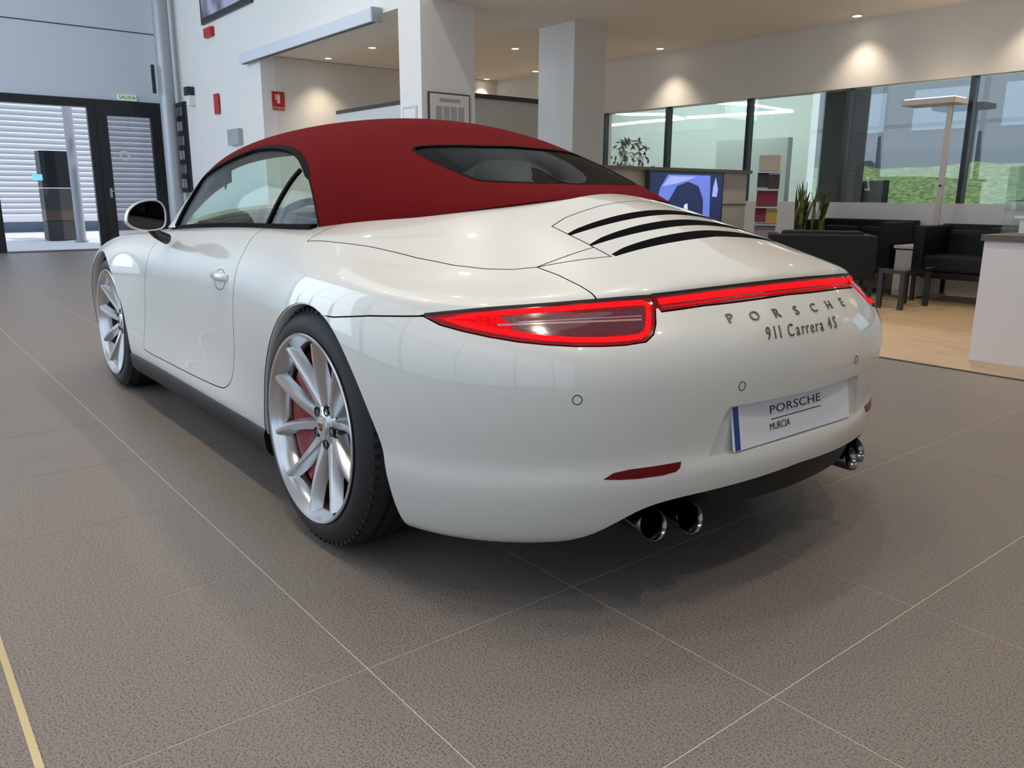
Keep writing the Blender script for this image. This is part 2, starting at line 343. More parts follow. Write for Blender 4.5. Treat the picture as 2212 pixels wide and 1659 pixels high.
# white office partition behind the columns
pt = tag(empty('office_partition', (7.6, -4.3, 0)), 'white office partition with a dark top rail behind the columns', 'partition')
box('panel_long', (0, .52, 1.05), (2.66, .06, 2.1), M_white, pt); box('panel_end', (-1.60, -.18, 1.05), (.06, 1.42, 2.1), M_beige, pt)
box('top_rail', (0, .52, 2.115), (2.68, .08, .05), M_darkgrey, pt); box('top_rail', (-1.62, -.18, 2.115), (.09, 1.46, .05), M_darkgrey, pt)
# framed notices on the near column
a = at_x(925, 210, 5.03); b = at_x(1015, 290, 5.03)
fn = tag(empty('framed_notice', (5.04, (a.y+b.y)/2, (a.z+b.z)/2-.08)), 'dark framed notice of text columns on the near column', 'notice'); nw = abs(a.y-b.y)
box('notice_frame', (-.006, 0, 0), (.02, nw, .60), M_darkgrey, fn); box('notice_mount', (-.018, 0, 0), (.006, nw-.03, .57), M_beige, fn)
for k in range(4): box('text_column', (-.0225, nw*(.27-.18*k), -.03), (.004, nw*.14, .40), M_pole, fn)
box('notice_heading', (-.0225, 0, .23), (.004, nw*.5, .03), M_pole, fn)
a = at_y(871, 232, -2.71); b = at_y(903, 290, -2.71)
f2 = tag(empty('framed_notice', ((a.x+b.x)/2, -2.715, (a.z+b.z)/2)), 'slim steel framed sheet on the shaded side of the near column', 'notice')
box('notice_frame', (0, .006, 0), (abs(a.x-b.x), .012, abs(a.z-b.z)), M_steel, f2); box('notice_sheet', (0, .013, 0), (abs(a.x-b.x)-.05, .004, abs(a.z-b.z)-.05), M_white, f2)
# ================================================================== CAR
M_paint = mat('white_car_paint', (0.635, 0.63, 0.59), 0.32, coat=1.0, coatr=0.02)
M_gap = mat('panel_gap_black', (0.004, 0.004, 0.004), 0.7)  # cut faces painted black: shade inside the panel gaps is put into their colour
M_black = mat('black_plastic', (0.008, 0.008, 0.009), 0.5, spec=.3)
M_gloss = mat('gloss_black_trim', (0.006, 0.006, 0.007), 0.12, coat=0.5)
M_red = mat('red_canvas', (0.168, 0.0125, 0.018), 0.9, spec=0.05)
noise_color(M_red, (0.105, 0.0050, 0.0065), (0.132, 0.0068, 0.0085), 900, 1, bump=0.25)
M_carglass = glass_mat('car_glass', (0.80, 0.92, 0.89), refl=.3)
M_rearglass = glass_mat('rear_window_glass', (0.13, 0.16, 0.145), refl=.3)
M_tyre = mat('tyre_rubber', (0.012, 0.012, 0.013), 0.62)
M_alloy = mat('silver_alloy', (0.60, 0.60, 0.61), 0.2, 0.95)
M_barrel = mat('rim_barrel', (0.05, 0.05, 0.05), 0.4, 0.8)  # dark barrel metal, with the wheel well's shade put into its colour
M_caliper = mat('red_caliper', (0.22, 0.008, 0.012), 0.35, coat=0.3)
M_disc = mat('brake_steel', (0.10, 0.10, 0.10), 0.35, 0.9)
M_chrome = mat('dark_chrome', (0.14, 0.14, 0.145), 0.16, 1.0)
M_badge = mat('badge_chrome', (0.24, 0.25, 0.25), 0.25, 1.0)
def sparkle(m, lo, hi, scale):
    nt = m.node_tree; b = nt.nodes['Principled BSDF']; tc = nt.nodes.new('ShaderNodeTexCoord'); v = nt.nodes.new('ShaderNodeTexVoronoi'); mr = nt.nodes.new('ShaderNodeMapRange')
    v.inputs['Scale'].default_value = scale; mr.inputs['From Min'].default_value = 0.0; mr.inputs['From Max'].default_value = 0.6; mr.inputs['To Min'].default_value = hi; mr.inputs['To Max'].default_value = lo
    nt.links.new(tc.outputs['Object'], v.inputs['Vector']); nt.links.new(v.outputs['Distance'], mr.inputs['Value']); nt.links.new(mr.outputs[0], b.inputs['Emission Strength'])
M_lens = mat('red_lens', (0.12, 0.001, 0.004), 0.10, coat=0.6, emit=(1, 0.0, 0.01), es=0.10)
M_led = mat('red_led', (0.5, 0.001, 0.003), 0.6, spec=.04, emit=(1.0, 0.004, 0.010), es=0.75)
M_led2 = mat('red_led_hot', (0.6, 0.002, 0.003), 0.6, spec=.04, emit=(1.0, 0.008, 0.014), es=1.25)
M_lensmatt = mat('red_lens_edge', (0.10, 0.001, 0.003), 0.6, spec=.1, emit=(1, 0, .01), es=.08)
sparkle(M_led, .35, 1.1, 130); sparkle(M_led2, .8, 1.7, 160)
M_smoke = mat('smoked_lens', (0.055, 0.012, 0.02), 0.10, coat=1.0, emit=(0.4, 0.01, 0.03), es=0.12)
M_clear = mat('clear_strip', (0.38, 0.20, 0.20), 0.15, coat=1.0)
M_reflector = mat('red_reflector', (0.12, 0.002, 0.005), 0.35, spec=.25)
M_seal = mat('rubber_seal', (0.003, 0.003, 0.0035), 0.8, spec=.1)
M_plate = mat('plate_white', (0.74, 0.74, 0.78), 0.35)
M_blue = mat('plate_blue', (0.006, 0.05, 0.26), 0.35)
M_ink = mat('plate_ink', (0.01, 0.01, 0.012), 0.5)
M_leather = mat('dark_leather', (0.055, 0.042, 0.038), 0.5)
M_trim = mat('beige_interior_trim', (0.34, 0.315, 0.27), 0.8)
M_dashred = mat('red_brown_leather', (0.10, 0.03, 0.026), 0.5)
M_mirror = mat('mirror_glass', (0.05, 0.05, 0.05), 0.02, 1.0)
M_gold = mat('crest_gold', (0.55, 0.33, 0.05), 0.35, 0.6)

car = tag(empty('car', (0, 0, 0)), 'white convertible sports car with closed red fabric roof and lit red tail lights', 'car')

# ---------------------------------------------------------------- spline surface tools
def spl(n, ts):
    """matrix evaluating a natural cubic spline with uniform knots 0..n-1 at ts"""
    A = np.zeros((n, n)); B = np.zeros((n, n)); A[0, 0] = A[-1, -1] = 1
    for i in range(1, n-1):
        A[i, i-1:i+2] = (1, 4, 1); B[i, i-1:i+2] = (6, -12, 6)
    D2 = np.linalg.solve(A, B); E = np.zeros((len(ts), n))
    for r, t in enumerate(ts):
        i = min(int(t), n-2); f = t-i; g = 1-f
        E[r, i] += g; E[r, i+1] += f
        E[r] += (g**3-g)/6*D2[i] + (f**3-f)/6*D2[i+1]
    return E
def whit(n, lam):
    D = np.diff(np.eye(n), 3, axis=0); return np.linalg.inv(np.eye(n) + lam*D.T@D)
MIR = np.array([1, -1, 1.0])
def surf(G, ns, nl, smooth_s=0.05, smooth_l=0.03, mirror_start=True, mirror_end=True, ts=None, tl=None):
    """G: stations x lines x 3 (half body, last line on y=0). Returns evaluated grid."""
    G = np.array(G, float); n, m = G.shape[:2]
    pre = G[1:4][::-1]*MIR if mirror_start else G[:0]; post = G[-4:-1][::-1]*MIR if mirror_end else G[:0]
    X = np.concatenate([pre, G, post]); X = np.concatenate([X, X[:, -4:-1][:, ::-1]*MIR], 1)
    a, b = X.shape[:2]
    X = np.einsum('ij,jkc->ikc', whit(a, smooth_s), X); X = np.einsum('ij,kjc->kic', whit(b, smooth_l), X)
    ts = (np.linspace(0, n-1, (n-1)*ns+1) if ts is None else np.array(ts)) + len(pre); tl = np.linspace(0, m-1, (m-1)*nl+1) if tl is None else np.array(tl)
    S = np.einsum('ij,jkc->ikc', spl(a, ts), X); S = np.einsum('ij,kjc->kic', spl(b, tl), S)
    return S
def grid_faces(a, b, flip=False):
    F = []
    for i in range(a-1):
        for j in range(b-1):
            q = (i*b+j, i*b+j+1, (i+1)*b+j+1, (i+1)*b+j); F.append(q[::-1] if flip else q)
    return F
def full_bm(S, y0_rows=(), center=True):
    """half grid -> full mirrored bmesh, merged on y=0"""
    S = S.copy()
    if center: S[:, -1, 1] = 0
    for r in y0_rows: S[r, :, 1] = 0
    a, b = S.shape[:2]; V = S.reshape(-1, 3); bm = bmesh.new()
    for sgn, fl in ((1, False), (-1, True)):
        vv = [bm.verts.new((p[0], p[1]*sgn, p[2])) for p in V]
        for f in grid_faces(a, b, fl):
            try: bm.faces.new([vv[i] for i in f])
            except ValueError: pass
    bmesh.ops.remove_doubles(bm, verts=bm.verts, dist=2e-4)
    bmesh.ops.dissolve_degenerate(bm, dist=1e-5, edges=bm.edges)
    bmesh.ops.recalc_face_normals(bm, faces=bm.faces)
    # outward = up on average on the top
    top = max(bm.faces, key=lambda f: f.calc_center_median().z)
    if top.normal.z < 0: bmesh.ops.reverse_faces(bm, faces=bm.faces)
    return bm

# ---------------------------------------------------------------- body control net (metres, rear axle at x=0, +y = left side)
BODY = [
 [(-.90,0,.25),(-.962,0,.28),(-.985,0,.36),(-.984,0,.48),(-.985,0,.60),(-.948,0,.69),(-.878,0,.768),(-.868,0,.795),(-.82,0,.825),(-.75,0,.855),(-.69,0,.880)],
 [(-.88,.2,.245),(-.946,.21,.275),(-.968,.22,.36),(-.968,.22,.48),(-.972,.22,.60),(-.935,.22,.69),(-.865,.22,.766),(-.855,.22,.792),(-.79,.2,.828),(-.69,.12,.872),(-.60,0,.908)],
 [(-.84,.39,.22),(-.895,.40,.25),(-.924,.41,.355),(-.926,.42,.48),(-.932,.42,.60),(-.896,.42,.685),(-.825,.42,.757),(-.812,.42,.785),(-.73,.38,.824),(-.60,.22,.890),(-.48,0,.948)],
 [(-.76,.55,.185),(-.815,.57,.21),(-.85,.59,.340),(-.86,.60,.48),(-.862,.60,.60),(-.824,.595,.675),(-.745,.58,.747),(-.73,.565,.775),(-.62,.50,.815),(-.46,.30,.913),(-.33,0,.990)],
 [(-.62,.70,.17),(-.66,.73,.20),(-.70,.75,.33),(-.71,.765,.48),(-.715,.765,.60),(-.685,.757,.67),(-.625,.735,.737),(-.595,.71,.766),(-.47,.62,.805),(-.30,.40,.930),(-.16,0,1.015)],
 [(-.45,.80,.165),(-.47,.835,.19),(-.50,.865,.32),(-.51,.88,.48),(-.51,.88,.60),(-.49,.872,.67),(-.45,.852,.73),(-.42,.82,.77),(-.31,.71,.808),(-.14,.47,.938),(.02,0,1.03)],
 [(-.25,.83,.165),(-.27,.875,.19),(-.28,.905,.32),(-.28,.918,.48),(-.28,.915,.60),(-.27,.906,.675),(-.25,.886,.738),(-.22,.85,.788),(-.12,.745,.830),(.02,.52,.93),(.16,0,1.035)],
 [(0,.84,.17),(0,.885,.2),(0,.915,.33),(0,.926,.48),(0,.924,.60),(0,.913,.69),(0,.89,.757),(.01,.85,.805),(.03,.765,.845),(.15,.57,.925),(.28,0,1.035)],
 [(.2,.84,.18),(.2,.88,.205),(.2,.905,.33),(.2,.915,.48),(.2,.912,.60),(.2,.90,.69),(.2,.875,.762),(.2,.835,.82),(.2,.77,.86),(.28,.63,.905),(.4,0,1.03)],
 [(.42,.83,.205),(.42,.872,.225),(.42,.882,.31),(.42,.886,.46),(.42,.884,.60),(.42,.872,.70),(.42,.846,.775),(.42,.805,.833),(.42,.75,.868),(.42,.64,.892),(.5,0,.98)],
 [(.75,.83,.215),(.75,.874,.232),(.75,.874,.31),(.75,.865,.45),(.75,.863,.60),(.75,.853,.71),(.75,.827,.79),(.75,.778,.845),(.75,.722,.872),(.75,.6,.885),(.75,0,.92)],
 [(1.15,.83,.215),(1.15,.872,.233),(1.15,.868,.31),(1.15,.855,.45),(1.15,.853,.60),(1.15,.845,.705),(1.15,.818,.783),(1.15,.772,.835),(1.15,.718,.860),(1.15,.6,.875),(1.15,0,.91)],
 [(1.55,.83,.215),(1.55,.872,.235),(1.55,.868,.31),(1.55,.855,.45),(1.55,.855,.59),(1.55,.846,.69),(1.55,.82,.765),(1.55,.775,.815),(1.55,.715,.845),(1.55,.5,.885),(1.58,0,.92)],
 [(1.95,.83,.215),(1.95,.874,.235),(1.95,.873,.315),(1.95,.868,.45),(1.95,.868,.58),(1.95,.86,.675),(1.95,.835,.75),(1.95,.785,.798),(1.95,.71,.82),(1.95,.46,.86),(1.97,0,.89)],
 [(2.2,.83,.19),(2.2,.875,.21),(2.2,.885,.32),(2.2,.889,.46),(2.2,.888,.58),(2.2,.88,.67),(2.2,.85,.745),(2.2,.785,.793),(2.2,.69,.806),(2.2,.42,.825),(2.22,0,.85)],
 [(2.45,.83,.17),(2.45,.88,.2),(2.45,.895,.32),(2.45,.902,.46),(2.45,.90,.57),(2.45,.888,.66),(2.45,.855,.73),(2.45,.775,.777),(2.45,.66,.778),(2.45,.36,.768),(2.46,0,.79)],
 [(2.75,.80,.16),(2.75,.85,.19),(2.75,.87,.31),(2.75,.88,.45),(2.75,.875,.55),(2.75,.86,.63),(2.75,.82,.70),(2.75,.73,.742),(2.74,.62,.735),(2.73,.33,.71),(2.72,0,.72)],
 [(2.98,.70,.15),(3.03,.76,.17),(3.05,.79,.3),(3.05,.80,.44),(3.04,.79,.53),(3.02,.77,.59),(3.0,.73,.64),(2.97,.65,.67),(2.95,.55,.675),(2.95,.3,.66),(2.95,0,.665)],
 [(3.15,.55,.15),(3.23,.60,.17),(3.26,.62,.29),(3.26,.63,.43),(3.24,.62,.50),(3.21,.60,.55),(3.18,.56,.585),(3.14,.5,.61),(3.11,.42,.62),(3.10,.22,.615),(3.10,0,.62)],
 [(3.26,.3,.14),(3.36,.33,.17),(3.39,.34,.28),(3.39,.35,.42),(3.37,.34,.48),(3.34,.33,.515),(3.31,.31,.54),(3.27,.28,.555),(3.24,.24,.565),(3.22,.12,.575),(3.21,0,.58)],
 [(3.30,0,.14),(3.40,0,.165),(3.44,0,.27),(3.44,0,.41),(3.42,0,.47),(3.39,0,.50),(3.36,0,.52),(3.33,0,.53),(3.31,0,.54),(3.29,0,.55),(3.28,0,.555)],
]
for _i, row in enumerate(BODY):          # extra line above the lower crease: slightly hollow at the tail, flush along the doors
    a, b = np.array(row[2]), np.array(row[3]); k = (1.0, 1.0, 1.0, 1.0, 1.0, .8, .3)[_i] if _i < 7 else 0
    q = a*.62 + b*.38; nrm = np.array([-1, .0, 0.]) if _i < 3 else np.array([-.6, .8, 0])
    row[2] = tuple(a + nrm*.008*k); row.insert(3, tuple(q - nrm*.006*k))
BS = surf(BODY, 8, 8, 0.05, 0.012)
bm = full_bm(BS, (0, -1))
# reference outer skin (for raycasts and normals)
class Skin:
    def __init__(s, bm):
        b2 = bm.copy(); bmesh.ops.triangulate(b2, faces=b2.faces); b2.verts.ensure_lookup_table(); b2.faces.ensure_lookup_table(); b2.normal_update()
        s.V = [v.co.copy() for v in b2.verts]; s.N = [v.normal.copy() for v in b2.verts]; s.T = [tuple(v.index for v in f.verts) for f in b2.faces]
        b2.verts.index_update(); s.T = [tuple(v.index for v in f.verts) for f in b2.faces]
        s.bvh = BVHTree.FromPolygons(s.V, s.T); b2.free()
    def normal(s, p):
        co, n, i, d = s.bvh.find_nearest(p)
        a, b, c = s.T[i]; A, B, C = s.V[a], s.V[b], s.V[c]
        v0 = B-A; v1 = C-A; v2 = co-A; d00 = v0.dot(v0); d01 = v0.dot(v1); d11 = v1.dot(v1); d20 = v2.dot(v0); d21 = v2.dot(v1); den = d00*d11-d01*d01
        if abs(den) < 1e-18: return n, d, co
        v = (d11*d20-d01*d21)/den; w = (d00*d21-d01*d20)/den
        N = s.N[a]*(1-v-w) + s.N[b]*v + s.N[c]*w
        return N.normalized(), d, co
    def px(s, x, y):
        d = ray(x, y).normalized(); co, n, i, dd = s.bvh.ray_cast(CP, d)
        return co
    def cast(s, o, d):
        return s.bvh.ray_cast(Vector(o), Vector(d))[0]
SK = Skin(bm)
# close the bottom -> solid
be = [e for e in bm.edges if len(e.link_faces) == 1]
r = bmesh.ops.contextual_create(bm, geom=be)
bmesh.ops.triangulate(bm, faces=[f for f in bm.faces if len(f.verts) > 4])
bmesh.ops.recalc_face_normals(bm, faces=bm.faces)
me = bpy.data.meshes.new('solid'); bm.to_mesh(me); bm.free(); me.materials.append(M_paint); me.materials.append(M_gap)

def prism(outline, d, t0, t1, m=None):
    """mesh datablock: outline (3D points) projected to plane normal to d, extruded from t0 to t1 along d (absolute along d)"""
    d = Vector(d).normalized(); P = [Vector(p) for p in outline]
    V = [p - d*(p.dot(d)-t0) for p in P] + [p - d*(p.dot(d)-t1) for p in P]; n = len(P)
    b = bmesh.new(); vv = [b.verts.new(v) for v in V]
    b.faces.new(vv[:n][::-1]); b.faces.new(vv[n:])
    for i in range(n): b.faces.new((vv[i], vv[(i+1) % n], vv[n+(i+1) % n], vv[n+i]))
    bmesh.ops.recalc_face_normals(b, faces=b.faces); bmesh.ops.triangulate(b, faces=[f for f in b.faces if len(f.verts) > 4])
    if b.calc_volume(signed=True) < 0: bmesh.ops.reverse_faces(b, faces=b.faces)
    mm = bpy.data.meshes.new('cut'); b.to_mesh(mm); b.free(); mm.materials.append(m or M_gap)
    return mm
def join_meshes(ms):
    b = bmesh.new()
    for q in ms: b.from_mesh(q)
    mm = bpy.data.meshes.new('cut'); b.to_mesh(mm); b.free(); mm.materials.append(M_gap); return mm
def boolean(a, c, op):
    oa = bpy.data.objects.new('a', a); oc = bpy.data.objects.new('c', c); COL.objects.link(oa); COL.objects.link(oc)
    md = oa.modifiers.new('b', 'BOOLEAN'); md.operation = op; md.object = oc; md.solver = 'EXACT'; md.material_mode = 'TRANSFER'
    out = bpy.data.meshes.new_from_object(oa.evaluated_get(bpy.context.evaluated_depsgraph_get()))
    bpy.data.objects.remove(oa); bpy.data.objects.remove(oc); return out
def offset2(poly, d):
    """offset a closed 2D polygon outward by d (ccw or cw detected)"""
    n = len(poly); A = sum(poly[i][0]*poly[(i+1) % n][1]-poly[(i+1) % n][0]*poly[i][1] for i in range(n)); s = 1 if A > 0 else -1; out = []
    for i in range(n):
        p0 = Vector(poly[i-1]); p = Vector(poly[i]); p1 = Vector(poly[(i+1) % n])
        a = (p-p0).normalized(); b = (p1-p).normalized(); na = Vector((a.y, -a.x))*s; nb = Vector((b.y, -b.x))*s
        bis = (na+nb); L = bis.length
        bis = bis/L if L > 1e-6 else na
        out.append(p + bis*(d/max(0.35, bis.dot(na))))
    return out
def off3(outline, d, amt):
    """offset an outline in the plane perpendicular to d"""
    d = Vector(d).normalized(); e1 = d.orthogonal().normalized(); e2 = d.cross(e1)
    q = offset2([(p.dot(e1), p.dot(e2)) for p in outline], amt)
    return [e1*v.x + e2*v.y for v in q]
def bez(pts, n=6, closed=False):
    """Catmull-Rom through 3D/2D points"""
    P = [Vector(p) for p in pts]; m = len(P); out = []
    for i in range(m if closed else m-1):
        g = lambda k: P[k % m] if closed else P[max(0, min(m-1, k))]
        a, b, c, e = g(i-1), g(i), g(i+1), g(i+2)
        for k in range(n):
            t = k/n; out.append(0.5*((2*b) + (c-a)*t + (2*a-5*b+4*c-e)*t*t + (3*b-a-3*c+e)*t**3))
    if not closed: out.append(P[-1])
    return out
def finish(name, me_, m0, parent, skin, tol=0.0006, sharp=35):
    """turn a boolean result into an object: outer faces take the skin's normals, cut faces stay flat"""
    b = bmesh.new(); b.from_mesh(me_)
    bmesh.ops.dissolve_degenerate(b, dist=1e-6, edges=b.edges)
    b.to_mesh(me_); b.free()
    cache = {}; NL = []
    me_.polygons.foreach_set('use_smooth', [True]*len(me_.polygons))
    for p in me_.polygons:
        fn = p.normal
        for li in p.loop_indices:
            vi = me_.loops[li].vertex_index
            if vi not in cache: cache[vi] = skin.normal(me_.vertices[vi].co)
            N, d, _ = cache[vi]
            NL.append(N if (d < tol and N.dot(fn) > 0.8) else (-N if (d > tol and d < 0.03 and N.dot(fn) < -0.8) else fn))
    me_.normals_split_custom_set([tuple(x) for x in NL])
    me_.name = name
    return link(bpy.data.objects.new(name, me_), parent)

# ---------------------------------------------------------------- cut outlines
def pxs(lst, skin=SK): return [skin.px(*p) for p in lst]
def ysym(pts):   # mirror left half to full loop
    return list(pts) + [Vector((p.x, -p.y, p.z)) for p in reversed(pts)]
def flipy(pts): return [Vector((p[0], -p[1], p[2])) for p in pts]
rear_arch = [(.47,.08),(.44,.14),(.405,.23),(.37,.34),(.325,.45),(.24,.57),(.125,.665),(0,.704),(-.12,.692),(-.225,.638),(-.322,.535),(-.385,.42),(-.405,.33),(-.41,.2),(-.41,.08)]
front_arch = [(2.45-.43,.08),(2.45-.42,.14),(2.45-.40,.23),(2.45-.365,.34),(2.45-.32,.47),(2.45-.24,.585),(2.45-.125,.675),(2.45,.705),(2.45+.125,.675),(2.45+.24,.59),(2.45+.325,.47),(2.45+.365,.34),(2.45+.37,.2),(2.45+.37,.08)]
def side3(pl): return [Vector((x, 0, z)) for x, z in pl]
RA = bez([Vector(p) for p in rear_arch], 5); FA = bez([Vector(p) for p in front_arch], 5)
RA3 = [Vector((p.x, 0, p.y)) for p in RA]; FA3 = [Vector((p.x, 0, p.y)) for p in FA]
cuts = []
for sy in (1, -1):
    for o3 in (RA3, FA3): cuts.append(prism(o3, (0, sy, 0), 0.56, 1.3))
# cockpit
cock = [(1.84,0),(1.82,.25),(1.76,.45),(1.66,.60),(1.45,.655),(1.1,.66),(.7,.655),(.42,.63),(.25,.56),(.12,.42),(.05,.2),(.03,0)]
cockL = bez([Vector((x, y, 0)) for x, y in cock], 4); cockF = cockL + [Vector((p.x, -p.y, 0)) for p in reversed(cockL[1:-1])]
cuts.append(prism(cockF, (0, 0, 1), 0.30, 1.3))
# number plate recess
pr = [(-.285,.385),(-.31,.50),(-.285,.512),(.285,.512),(.31,.50),(.285,.385)]
SOLID = boolean(me, join_meshes(cuts), 'DIFFERENCE')
rec = prism([Vector((0, y, z)) for y, z in [(-.335,.392),(-.298,.500),(-.285,.512),(.285,.512),(.298,.500),(.335,.392)]], (-1, 0, 0), .944, 1.2, M_paint)
SOLID = boolean(SOLID, rec, 'DIFFERENCE')
tailcut = [(0,.322),(.2,.313),(.36,.306),(.44,.298),(.49,.284),(.53,.258),(.57,.222),(.60,.200),(.625,.189),(.66,.183)]
tc_ = bez([Vector(p) for p in tailcut], 3); tcF = [Vector((0, p.x, p.y)) for p in tc_] + [Vector((0, .66, .05)), Vector((0, -.66, .05))] + [Vector((0, -p.x, p.y)) for p in reversed(tc_[1:])]
SOLID = boolean(SOLID, prism(tcF, (-1, 0, 0), .45, 1.2), 'DIFFERENCE')

# ---- tail lamps
lampL_px = [(915,682),(1000,673),(1150,661),(1290,650),(1405,641),(1413,648),(1415,700),(1410,722),(1395,737),(1350,744),(1300,746.5),(1240,746.5),(1180,743),(1120,737),(1060,727),(1000,714),(950,700)]
lampL = pxs(lampL_px); lampR = flipy(lampL)
dL = Vector((-.72, .66, .22)).normalized(); dR = Vector((dL.x, -dL.y, dL.z))
def depth_range(pts, d, before, after):
    q = [p.dot(d) for p in pts]; return min(q)-before, max(q)+after
t0, t1 = depth_range(lampL, dL, .05, .06)
barL = pxs([(1418,640),(1430,669)])
zt_, zb_ = barL[0].z, barL[1].z
YB = lampL[5].y - .003
bar = [Vector((0, y, z)) for y, z in [(-YB, zt_+.001),(-.3,zt_+.008),(0,zt_+.014),(.3,zt_+.008),(YB, zt_+.001),(YB, zb_-.002),(.3,zb_+.005),(0,zb_+.011),(-.3,zb_+.005),(-YB, zb_-.002)]]
G = .0018
lampL_me = boolean(SOLID, prism(lampL, dL, t0, t1, M_lens), 'INTERSECT')
lampR_me = boolean(SOLID, prism(lampR, dR, t0, t1, M_lens), 'INTERSECT')
bar_me = boolean(SOLID, prism(bar, (-1,0,0), .72, 1.0, M_lens), 'INTERSECT')
SOLID = boolean(SOLID, prism(off3(lampL, dL, 2*G), dL, t0, t1), 'DIFFERENCE')
SOLID = boolean(SOLID, prism(off3(lampR, dR, 2*G), dR, t0, t1), 'DIFFERENCE')
SOLID = boolean(SOLID, prism(off3(bar, (-1,0,0), 2*G), (-1,0,0), .72, 1.0), 'DIFFERENCE')

# ---- engine lid / roof cover / doors / bumper
lid_left = pxs([(1291,652),(1283,639),(1250,616),(1205,594),(1160,577),(1240,563),(1320,554),(1260,522),(1192,489)])
lid_left = [Vector((p.x, p.y, 0)) for p in lid_left]
e0 = lid_left[0]; lid_left = [Vector((-.80, .545, 0)), ] + lid_left
rear_edge = [Vector((-.95, 0, 0)), Vector((-.95, .3, 0)), Vector((-.90, .45, 0))]
front_edge = [Vector((lid_left[-1].x+.02, .3, 0)), Vector((lid_left[-1].x+.035, .15, 0)), Vector((lid_left[-1].x+.04, 0, 0))]
lidh = rear_edge + lid_left + front_edge
lidF = lidh + [Vector((p.x, -p.y, 0)) for p in reversed(lidh[1:-1])]
lid_z0 = .752
lid_me = boolean(SOLID, prism(off3(lidF, (0,0,1), -G), (0,0,1), lid_z0+.004, 1.2), 'INTERSECT')
SOLID = boolean(SOLID, prism(off3(lidF, (0,0,1), G), (0,0,1), lid_z0, 1.2), 'DIFFERENCE')
ton_px = [(664,521),(730,524),(800,533),(850,544),(900,557),(980,573),(1050,581),(1110,582),(1160,577)]
tonL = [Vector((p.x, p.y, 0)) for p in pxs(ton_px)]
tonh = [Vector((tonL[0].x+.02, 0, 0)), Vector((tonL[0].x+.02, .55, 0)), Vector((tonL[0].x+.03, .69, 0))] + tonL + [Vector((tonL[-1].x-.04, .3, 0)), Vector((tonL[-1].x-.04, 0, 0))]
tonF = tonh + [Vector((p.x, -p.y, 0)) for p in reversed(tonh[1:-1])]
ton_me = boolean(SOLID, prism(off3(tonF, (0,0,1), -G), (0,0,1), .70, 1.3), 'INTERSECT')
SOLID = boolean(SOLID, prism(off3(tonF, (0,0,1), G), (0,0,1), .70, 1.3), 'DIFFERENCE')
door = [(.63,1.0),(.66,.87),(.635,.80),(.64,.72),(.65,.60),(.665,.45),(.70,.36),(.76,.318),(.84,.302),(1.1,.292),(1.5,.288),(1.78,.289),(1.835,.31),(1.80,.45),(1.76,.60),(1.72,.75),(1.68,.85),(1.66,1.0)]
door3 = [Vector((p.x, 0, p.y)) for p in bez([Vector(p) for p in door], 3)]
doors = []
for sy in (1, -1):
    doors.append(boolean(SOLID, prism(off3(door3, (0,sy,0), -G), (0,sy,0), .672, 1.2), 'INTERSECT'))
SOLID = boolean(SOLID, join_meshes([prism(off3(door3, (0,sy,0), G), (0,sy,0), .670, 1.2) for sy in (1,-1)]), 'DIFFERENCE')
tip = lampL[0]; sa = SK.px(720, 685)
bl = [(-.10, sa.z-.004), (sa.x, sa.z), ((sa.x+tip.x)/2, (sa.z+tip.z)/2+.003), (tip.x-.01, tip.z), (-.70, .7505), (-.80, .7505), (-1.1, .7505), (-1.1, .05), (-.10, .05)]
bl3 = [Vector((x, 0, z)) for x, z in bl]
bump_me = boolean(SOLID, prism(off3(bl3, (0,1,0), -G), (0,1,0), -1.2, 1.2), 'INTERSECT')
SOLID = boolean(SOLID, prism(off3(bl3, (0,1,0), G), (0,1,0), -1.2, 1.2), 'DIFFERENCE')
# engine lid air slots
def slot(ya, x_end, x_mid, w_end, w_mid, n=14):
    up = []; lo = []
    for k in range(n+1):
        y = -ya + 2*ya*k/n; q = max(0.0, 1-(y/ya)**2)
        x = x_end + (x_mid-x_end)*q; w = w_end + (w_mid-w_end)*q**.6
        lo.append(Vector((x, y, 0))); up.append(Vector((x+w, y, 0)))
    return lo + up[::-1]
slots = [prism(slot(.385, -.488, -.504, .010, .042), (0,0,1), .80, 1.2), prism(slot(.372, -.572, -.589, .010, .045), (0,0,1), .76, 1.2), prism(slot(.370, -.655, -.673, .016, .046), (0,0,1), .77, 1.2)]
lid_me = boolean(lid_me, join_meshes(slots), 'DIFFERENCE')

body = finish('body_shell', SOLID, M_paint, car, SK)
bumper = finish('rear_bumper', bump_me, M_paint, car, SK)
lid = finish('engine_lid', lid_me, M_paint, car, SK)
ton = finish('roof_storage_cover', ton_me, M_paint, car, SK)
dobj = [finish('door', d, M_paint, car, SK) for d in doors]
tlamps = [finish('tail_light', q, M_lens, car, SK) for q in (lampL_me, lampR_me)]
bar_o = finish('light_bar', bar_me, M_lens, car, SK)
for o in tlamps + [bar_o]:
    o.data.materials.clear(); o.data.materials.append(M_lens)
    for p in o.data.polygons: p.material_index = 0
tlamps[0]['label'] = 'left wraparound red tail light'; tlamps[1]['label'] = 'right wraparound red tail light'; bar_o['label'] = 'thin red light bar between the tail lights'

